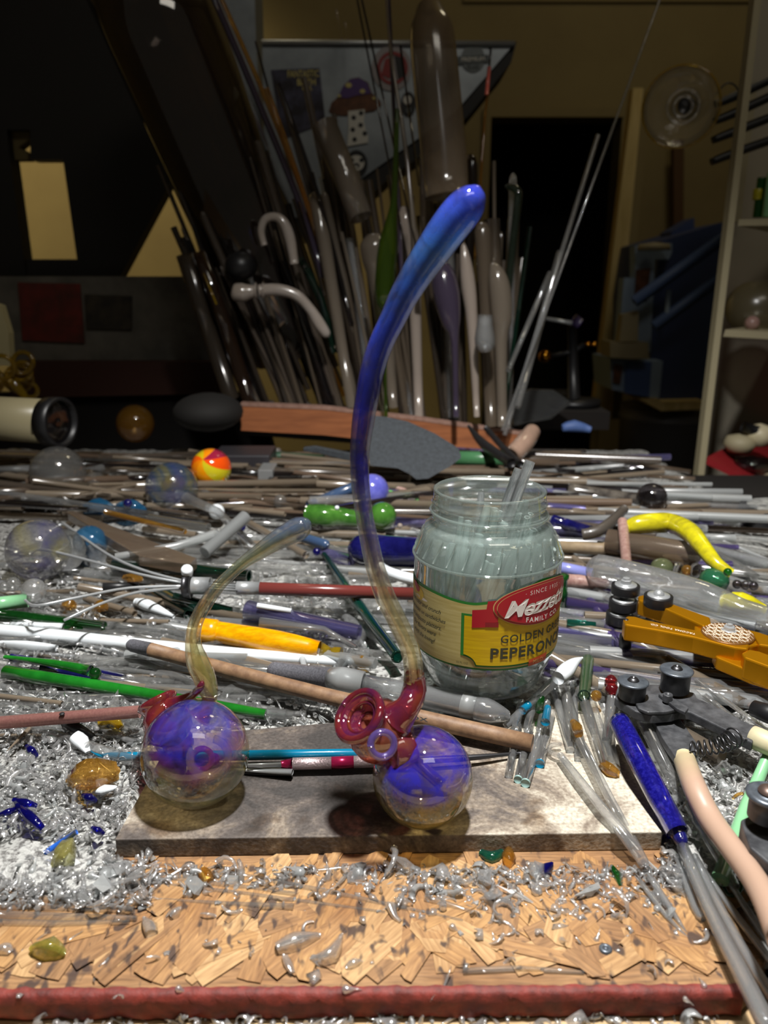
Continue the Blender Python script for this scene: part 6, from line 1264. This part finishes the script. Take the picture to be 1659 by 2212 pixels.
# the rest, too many to count
def stuff(name, n_by_zone, srange, label, mat, flat):
    VV, FF = [], []; base = 0
    PA = [np.array([tuple(v) for v in pv]) for pv, _ in protos]
    for zn, n in n_by_zone:
        for _ in range(n):
            p = shard_site(zn)
            if hit(p): continue
            s = Rb.uniform(*srange) * (1 + max(0, p.y - .5) * .8); z = -.024 if zn == 'front' else topz(p.x, p.y)
            k = Rb.randrange(21); e, q = xf(Vector((p.x, p.y, z)), s, Rb, s * .3 + (Rb.uniform(0, .004) if zn in ('left', 'right', 'mid') else 0))
            A = PA[k] @ np.array(e).T * s + np.array(q)
            VV.append(A); FF.extend([tuple(i + base for i in f) for f in protos[k][1]]); base += len(A)
    me = bpy.data.meshes.new(name); me.from_pydata(np.concatenate(VV).tolist(), [], FF); me.materials.append(mat)
    if not flat: me.polygons.foreach_set('use_smooth', [True] * len(me.polygons))
    me.update(); o = bpy.data.objects.new(name, me); col.objects.link(o); tag(o, label, 'crushed glass', kind='stuff'); return o
stuff('glass_splinters', [('left', 1500), ('strip', 420), ('strip2', 260), ('right', 500), ('mid', 2800), ('midr', 300), ('back', 700), ('front', 330), ('board', 50)], (.0018, .0052), 'countless small clear glass splinters strewn over the bench', M['shard'], False)
stuff('bright_splinters', [('left', 600), ('strip', 160), ('mid', 500), ('right', 160), ('front', 120), ('strip2', 80)], (.0012, .0034), 'countless tiny milky glass splinters between the clear ones', M['frost'], True)

# ------------------------------------------------------------------ wooden rack with upright rods behind
YR = 1.22
rk = thing('rod_rack', 'low orange wooden rack holding the upright glass rods behind the heap', 'rack', PY(840, 950, YR))
ypoly('front_board', [(520, 876), (700, 884), (905, 908), (1150, 942), (1150, 985), (905, 962), (700, 940), (520, 930)], YR, .014, M['wood'], rk)
ypoly('dusty_top_edge', [(520, 870), (700, 878), (905, 902), (1150, 936), (1150, 943), (905, 909), (700, 885), (520, 877)], YR - .001, .016, M['woodtop'], rk)
prism('rack_base', [PY(520, 925, YR + .02), PY(1150, 975, YR + .02), PY(1150, 965, YR + .16), PY(520, 925, YR + .16)], (0, 0, -.01), M['dark'], rk)
for i, (x_, y_, r_) in enumerate([(560, 868, 32), (640, 872, 32), (722, 880, 32), (812, 892, 30), (893, 902, 31), (982, 914, 31), (1078, 926, 32)]):
    c = PY(x_, y_, YR + .05); r = m(r_, c); lathe('rod_cup', [(r * .96, -.05), (r, -.05), (r, 0), (r * .94, 0), (r * .94, -.045), (0, -.046)], c, M['blackmet'], rk, seg=28)
cups = [(560, 868), (640, 872), (722, 880), (812, 892), (893, 902), (982, 914), (1078, 926)]
BRN = glass('mid_dusty_rod', (.45, .42, .38), opac=.55, dcol=C(135, 120, 103), rough=.15, refr=0, edge=.7)  # even mid-brown dusty glass for the upright rods
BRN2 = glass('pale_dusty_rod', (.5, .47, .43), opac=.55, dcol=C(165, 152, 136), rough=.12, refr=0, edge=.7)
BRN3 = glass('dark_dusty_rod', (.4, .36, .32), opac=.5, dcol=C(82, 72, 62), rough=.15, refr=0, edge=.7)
Ru = random.Random(5)
for i in range(235):
    ci = Ru.choice([0, 0, 1, 1, 2, 2, 3, 3, 4, 4, 5, 5, 5, 6, 6]); cx_, cy_ = cups[ci]
    bx = cx_ + Ru.uniform(-24, 24); by = cy_ + Ru.uniform(-6, 6)
    lean = {0: -.42, 1: -.38, 2: -.32, 3: -.22, 4: -.13, 5: -.07, 6: .01}[ci] + Ru.gauss(0, .05)
    h = {0: Ru.uniform(150, 380), 1: Ru.uniform(150, 520), 2: Ru.uniform(150, 600), 3: Ru.uniform(200, 540), 4: Ru.uniform(220, 560), 5: Ru.uniform(250, 500), 6: Ru.uniform(180, 440)}[ci]
    if Ru.random() < .12: h *= 1.35
    Yb = YR + .05 + Ru.uniform(-.018, .018)
    A = PY(bx, by + 12, Yb); Bq = PY(bx + lean * h, by - h, Yb + Ru.uniform(-.01, .07))
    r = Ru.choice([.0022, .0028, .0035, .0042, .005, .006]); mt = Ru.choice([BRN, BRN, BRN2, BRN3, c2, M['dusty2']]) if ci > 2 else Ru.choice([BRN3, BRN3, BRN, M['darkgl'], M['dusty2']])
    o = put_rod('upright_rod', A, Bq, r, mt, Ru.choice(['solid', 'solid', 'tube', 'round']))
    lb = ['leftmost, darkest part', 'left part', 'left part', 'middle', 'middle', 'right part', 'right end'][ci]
    w_ = {'mid_dusty_rod': 'brown', 'pale_dusty_rod': 'pale', 'dark_dusty_rod': 'dark', 'smoked_glass': 'smoked', 'dusty_grey_glass': 'grey'}.get(mt.name, 'clear'); tk = 'thin' if r < .003 else 'thick' if r > .0045 else 'medium'; tag(o, '%s %s dusty rod standing upright in the %s of the rack' % (tk, w_, lb), 'rod', '%s %s upright rods in the %s of the rack' % (tk, w_, lb))
def U(name, label, cat, pts, r, mat, Y0=YR, Y1=None, **kw):
    Y1 = Y0 if Y1 is None else Y1; n = len(pts)
    Q = [PY(x, y, Y0 + (Y1 - Y0) * i / max(1, n - 1)) for i, (x, y) in enumerate(pts)]
    rr = [m(q, p) for q, p in zip(r if isinstance(r, (list, tuple)) else [r] * n, Q)]
    o = tube(name, Q, rr, mat, **kw); tag(o, label, cat); return o
bigt = glass('big_dusty_tube', (.62, .58, .52), opac=.42, dcol=C(160, 142, 122), rough=.15, refr=0, edge=.5, stain=[(.3, C(120, 104, 86)), (.5, C(160, 142, 122)), (.7, C(176, 160, 140))], nsc=9)
U('capped_tube', 'tallest wide dusty glass tube with a rounded, pinched top', 'tube', [(965, 425), (958, 330), (948, 230), (938, 130), (934, 85), (932, 60), (930, 38), (928, 22), (927, 15)], [48, 50, 50, 50, 49, 46, 36, 29, 18], bigt, 1.19, 1.24, seg=28, sub=2)
U('pinched_end', 'clear pinched lower end of the tallest tube beside the blue neck', 'tube', [(975, 400), (965, 430), (962, 470), (970, 600), (980, 900)], [10, 8, 14, 14, 12], c2, 1.19, 1.25, seg=14, sub=2)
U('flat_tube', 'wide dusty tube with an open top in front of the mushroom sticker', 'tube', [(780, 470), (742, 370), (700, 270)], [26, 27, 28], BRN2, 1.22, 1.26, seg=22, hollow=.9)
U('tall_pale_rod', 'thin pale rod rising past the round red-ringed sticker', 'rod', [(905, 640), (880, 350), (845, 120), (832, -30)], [7, 5, 3.2, 3], BRN2, 1.2, 1.3, sub=3)
U('green_teardrop', 'green glass teardrop bulb on a thin stem left of the blue neck', 'bulb', [(858, 235), (852, 420), (845, 480), (838, 530), (832, 600), (829, 650), (828, 668), (829, 690), (834, 900)], [5, 7, 13, 21, 22, 18, 8, 4, 4], glass('olive_teardrop', (.45, .6, .2), opac=.35, dcol=C(70, 95, 25), refr=0), 1.16, 1.16, sub=3, seg=18)
U('opal_bulb', 'white tipped glass bulb behind the blue neck', 'bulb', [(905, 900), (892, 560), (880, 500), (874, 465), (872, 446)], [9, 16, 22, 19, 6], M['opal'], 1.24, 1.24, sub=3, seg=18)
U('beige_bulb', 'rounded beige glass cap left of the green teardrop', 'bulb', [(850, 880), (822, 620), (812, 560), (808, 525), (806, 505)], [9, 24, 30, 30, 12], bpy.data.materials['pale_dusty_rod'], 1.25, 1.25, sub=3, seg=18)
U('beige_bulb', 'slim beige rod with a round top right of the leaning tube', 'rod', [(760, 880), (700, 520), (682, 440), (678, 420)], [10, 15, 15, 6], BRN2, 1.23, 1.27, sub=2, seg=16)
U('plum_bulb', 'dark plum glass bulb right of the blue neck', 'bulb', [(985, 900), (982, 740), (975, 700), (965, 640), (955, 590), (950, 560)], [6, 8, 20, 29, 26, 10], M['plum'], 1.17, 1.2, sub=3, seg=18)
U('white_bulb', 'long white glass bulb between the plum and the joint', 'bulb', [(1030, 900), (1020, 700), (1012, 620), (1005, 560), (1000, 525)], [6, 12, 16, 12, 4], M['opal'], 1.19, 1.2, sub=3, seg=16)
U('glass_joint', 'small clear glass joint with an open ring top', 'joint', [(1050, 760), (1049, 750), (1047, 730), (1047, 700), (1048, 680)], [10, 20, 22, 17, 16], c2, 1.15, 1.15, sub=2, seg=22, hollow=.8)
U('dusty_pillar', 'thick dusty rod with a knobbly top right of the blue neck', 'rod', [(1062, 920), (1052, 700), (1046, 560), (1042, 500), (1040, 488)], [13, 15, 17, 18, 12], BRN, 1.21, 1.22, sub=2, seg=18)
U('dusty_pillar', 'open-topped dusty tube at the right end of the rack', 'rod', [(1075, 920), (1068, 600), (1062, 474)], [16, 17, 18], BRN, 1.24, 1.25, seg=20, hollow=.85)
U('pointed_bulb', 'clear pointed glass bulb at the right end of the rack', 'bulb', [(1085, 920), (1082, 740), (1084, 690), (1080, 630), (1072, 590), (1062, 568)], [10, 14, 22, 24, 18, 5], BRN2, 1.19, 1.2, sub=3, seg=18)
U('hooked_rod', 'dark green hooked rod standing against the doorway', 'rod', [(1075, 920), (1100, 600), (1118, 440), (1116, 412), (1105, 405), (1094, 403)], [7, 8, 9, 10, 8, 5], glass('dark_green_clear', (.3, .35, .3), opac=.35, dcol=C(60, 75, 62), refr=0), 1.24, 1.26, sub=3)
U('green_rod', 'thin dark green rod right of the hooked rod', 'rod', [(1085, 920), (1145, 490)], 5, M['dgreen'], 1.25, 1.27)
U('white_rod', 'flat white rod behind the tallest tube', 'rod', [(915, 560), (912, 345)], 7, M['opal'], 1.27, 1.28)
U('black_knob_rod', 'dark rod with a shiny tip right of the tallest tube', 'rod', [(1010, 640), (1020, 400), (1018, 345), (1012, 338)], [9, 12, 11, 4], M['darkgl'], 1.25, 1.26, sub=2)
U('red_tipped_rod', 'very thin rod with a bright pink section and a tiny ring top', 'rod', [(1025, 560), (1048, 250), (1055, 190)], [3.5, 3, 3], M['amber'], 1.28, 1.3)
U('pink_section', 'pink section near the tip of the thin ringed rod', 'rod', [(1051, 205), (1057, 145)], 4.2, solid('pink_glass', C(235, 120, 110), .2), 1.295, 1.3)  # plain solid pink length
U('dark_tip', 'dark tip of the thin ringed rod', 'rod', [(1057, 145), (1060, 108), (1058, 103)], [2.5, 2.5, 4.5], M['dsteel'], 1.3, 1.3)
for i, (a, b, r_, w_, k_) in enumerate([((1085, 930), (1432, -20), 3.0, 'longest one, reaching the top of the frame', 'clear2'), ((1090, 940), (1292, 292), 5, 'shorter one with a thicker lower half', 'clear2'), ((1118, 880), (1210, 545), 8, 'thick one at the lower left', 'clear2'), ((1098, 800), (1188, 590), 6, 'leftmost short one', 'clear2')]):
    U('leaning_rod', 'clear rod leaning right across the doorway, %s' % w_, 'rod', [a, b], r_, M[k_], 1.18, 1.3)
for i, (a, b, r_, k_) in enumerate([((905, 560), (775, -30), 2.5, 'darkgl'), ((880, 560), (766, -30), 2.2, 'darkgl'), ((700, 640), (552, 90), 2.5, 'darkgl'), ((870, 640), (838, -30), 4.5, 'plum'), ((905, 400), (865, 100), 2.6, 'darkgl'), ((752, 85), (745, 50), 1.8, 'opal'), ((738, 84), (726, 22), 1.8, 'opal')]):
    U('wire_rod', 'hair-thin %s rod in front of the stickered hood, %s' % (('dark', 'pale')[i > 4], ['right of the mushroom', 'crossing the mushroom cap', 'crossing the poster corner', 'beside the red-ringed sticker', 'left of the tallest tube', 'above the hood, right one', 'above the hood, left one'][i]), 'rod', [a, b], r_, M[k_], 1.2, 1.33 if i < 5 else 1.7)
# leaning smoked tube with rods
smoke = glass('big_smoked_tube', (.42, .38, .36), opac=.34, dcol=C(70, 60, 56), rough=.06, refr=0, edge=.35, stain=[(.3, C(48, 40, 38)), (.5, C(72, 62, 58)), (.7, C(92, 70, 56))], nsc=5, gloss=.10)
U('leaning_tube', 'huge smoked glass tube leaning over the rods at upper left', 'tube', [(300, -60), (430, 250), (560, 560), (640, 760)], [128, 118, 104, 92], smoke, 1.30, 1.36, seg=48, hollow=.97, sub=2)
for i in range(60):
    s = Ru.uniform(-.85, .9); l0 = Ru.uniform(.25, 1.0); yb = Ru.uniform(700, 880)
    ax_x = lambda y: 300 + (y + 60) * .415
    tp = 880 - l0 * 800; A = PY(ax_x(yb) + s * 85, yb, 1.28 + Ru.uniform(0, .06)); Bq = PY(ax_x(tp) + s * 92 + Ru.uniform(-15, 15), tp, 1.28 + Ru.uniform(0, .08))
    mt = Ru.choice([BRN3, BRN3, M['darkgl'], M['darkgl'], M['plum'], M['amber'] if s > -.2 else BRN3, BRN])
    o = put_rod('inner_rod', A, Bq, Ru.choice([.0018, .0025, .0032, .0045]), mt, Ru.choice(['solid', 'tube', 'taper'])); tag(o, 'dark dusty rod standing within the huge leaning smoked tube', 'rod', 'rods within the leaning smoked tube')
for i, (pts_, rr_, k_, w_) in enumerate([([(455, -20), (520, 130), (575, 260), (640, 420), (700, 600)], 7, 'plum', 'shiny dark rod along the right side of the leaning tube'), ([(470, -20), (560, 180), (640, 380), (720, 600)], 5, 'amber', 'thin amber rod along the right side of the leaning tube'), ([(575, 190), (650, 400), (700, 560)], 6, 'amber', 'short amber rod right of the leaning tube'), ([(600, 180), (690, 430), (760, 700)], 5, 'darkgl', 'slim dark rod right of the short amber rod'), ([(650, 560), (690, 640), (725, 760)], 9, 'dgreen', 'dark green tube in front of the rods at left of centre')]): U('slanted_rod', w_, 'rod', pts_, rr_, M[k_], 1.22, 1.26, sub=2)
U('broken_tube', 'broken brown glass tube with jagged top at the foot of the leaning tube', 'tube', [(400, 550), (440, 680), (500, 860)], [20, 19, 17], M['dusty2'] if False else BRN3, 1.22, 1.26, seg=18, hollow=.9)
U('broken_tube', 'second broken dark tube with a yellow edge, right of the first', 'tube', [(430, 545), (485, 700), (540, 870)], [14, 16, 15], glass('jag', (.35, .3, .25), opac=.4, dcol=C(70, 50, 38), refr=0), 1.21, 1.26, seg=18, hollow=.9)
U('yellow_edge', 'thin yellow glass streak on the broken dark tube', 'rod', [(440, 590), (468, 658)], 2.2, M['ygl'], 1.2, 1.2)
t = thing('horn_pipe', 'white curved glass horn with a bulbous ringed end hanging at left of centre', 'horn', PY(600, 640, 1.2))
def Up(name, pts, r, mat, Y, parent, **kw):
    Q = [PY(x, y, Y) for x, y in pts]; return tube(name, Q, [m(q, p) for q, p in zip(r, Q)], mat, parent, **kw)
hw = solid('pearl_white', C(140, 128, 116), .2, coat=.8, c2=C(160, 152, 146), scale=12)
Up('horn', [(560, 628), (600, 626), (640, 638), (670, 668), (690, 700), (705, 722), (709, 728)], [13, 13, 12, 11, 13, 10, 3], hw, 1.2, t, sub=4, seg=18)
Up('bulb', [(501, 630), (506, 631), (525, 632), (540, 630), (552, 629)], [8, 18, 20, 15, 13], hw, 1.2, t, sub=3, seg=20)
for x_ in (553, 569): Up('collar', [(x_ - 3, 628), (x_, 628), (x_ + 3, 628)], [13, 18, 13], hw, 1.2, t, sub=3, seg=20)
U('hook', 'white glass hook curving over, above the white horn', 'hook', [(571, 530), (564, 500), (572, 475), (592, 468), (612, 480), (626, 515), (636, 570)], [7, 8, 9, 9, 11, 12, 9], hw, 1.2, 1.2, sub=4, seg=14)
o = bpy.data.objects['hook']; o.name = 'glass_hook'
B_ = PY(520, 575, 1.24); o = ball('black_clamp', B_, m(34, B_), M['black'], sq=.9); tag(o, 'dark clamp lump behind the white horn', 'clamp')
# things beyond the rack on the right
t = thing('bench_torch', 'dark upright torch stand with a purple clamp and brass fittings in front of the doorway', 'torch', PY(1240, 860, 1.5))
def Tp(name, pts, r, mat, Y=1.5, **kw): Q = [PY(x, y, Y) for x, y in pts]; return tube(name, Q, [m(q, p) for q, p in zip(r, Q)], mat, t, **kw)
Tp('stand', [(1236, 705), (1240, 860)], [10, 13], M['black']); Tp('arm', [(1177, 688), (1235, 698)], [4.5, 5], M['steel'], 1.48); Tp('purple_clamp', [(1238, 690), (1252, 700)], [14, 12], M['purp'], 1.49)
Tp('cross_arm', [(1180, 772), (1238, 760), (1262, 745)], [5, 6, 6], M['black']); BR_ = solid('brass', C(190, 130, 40), .15, metal=1)
q_ = PY(1177, 770, 1.49); ball('brass_ball', q_, m(14, q_), BR_, t)
for x_ in (1270, 1284): q_ = PY(x_, 744, 1.5); ball('brass_fitting', q_, m(6, q_), BR_, t)
q_ = PY(1240, 862, 1.5); lathe('foot', [(0, 0), (.05, 0), (.05, -.012), (0, -.012)], q_, M['black'], t)
tag(box('back_table', (.25, 1.42, q_.z - .045), (.41, 1.75, q_.z - .0125), M['dark']), 'dark low table behind the right end of the rack', 'table')
U('blue_cloth', 'blue cloth lump right of the plastic sheet', 'cloth', [(1215, 925), (1240, 920), (1275, 928)], [8, 13, 7], M['blue'], 1.3, sub=2)
o = prism('plastic_sheet', [PY(x, y, 1.35) for x, y in [(1100, 860), (1150, 842), (1200, 845), (1235, 870), (1190, 905), (1110, 920)]], (0, .02, 0), glass('film', (.6, .6, .6), opac=.3, dcol=C(90, 92, 92), refr=0, rough=.3)); tag(o, 'crumpled clear plastic sheet behind the right end of the rack', 'plastic sheet')
o = ball('dark_bag', PY(450, 890, 1.18), m(75, PY(450, 890, 1.18)), solid('dark_bag_cloth', C(26, 24, 22), .8), sq=.55); tag(o, 'dark rounded bag behind the heap at left of the rack', 'bag')

for o in list(bpy.data.objects):
    if '_o' in o: del o['_o']
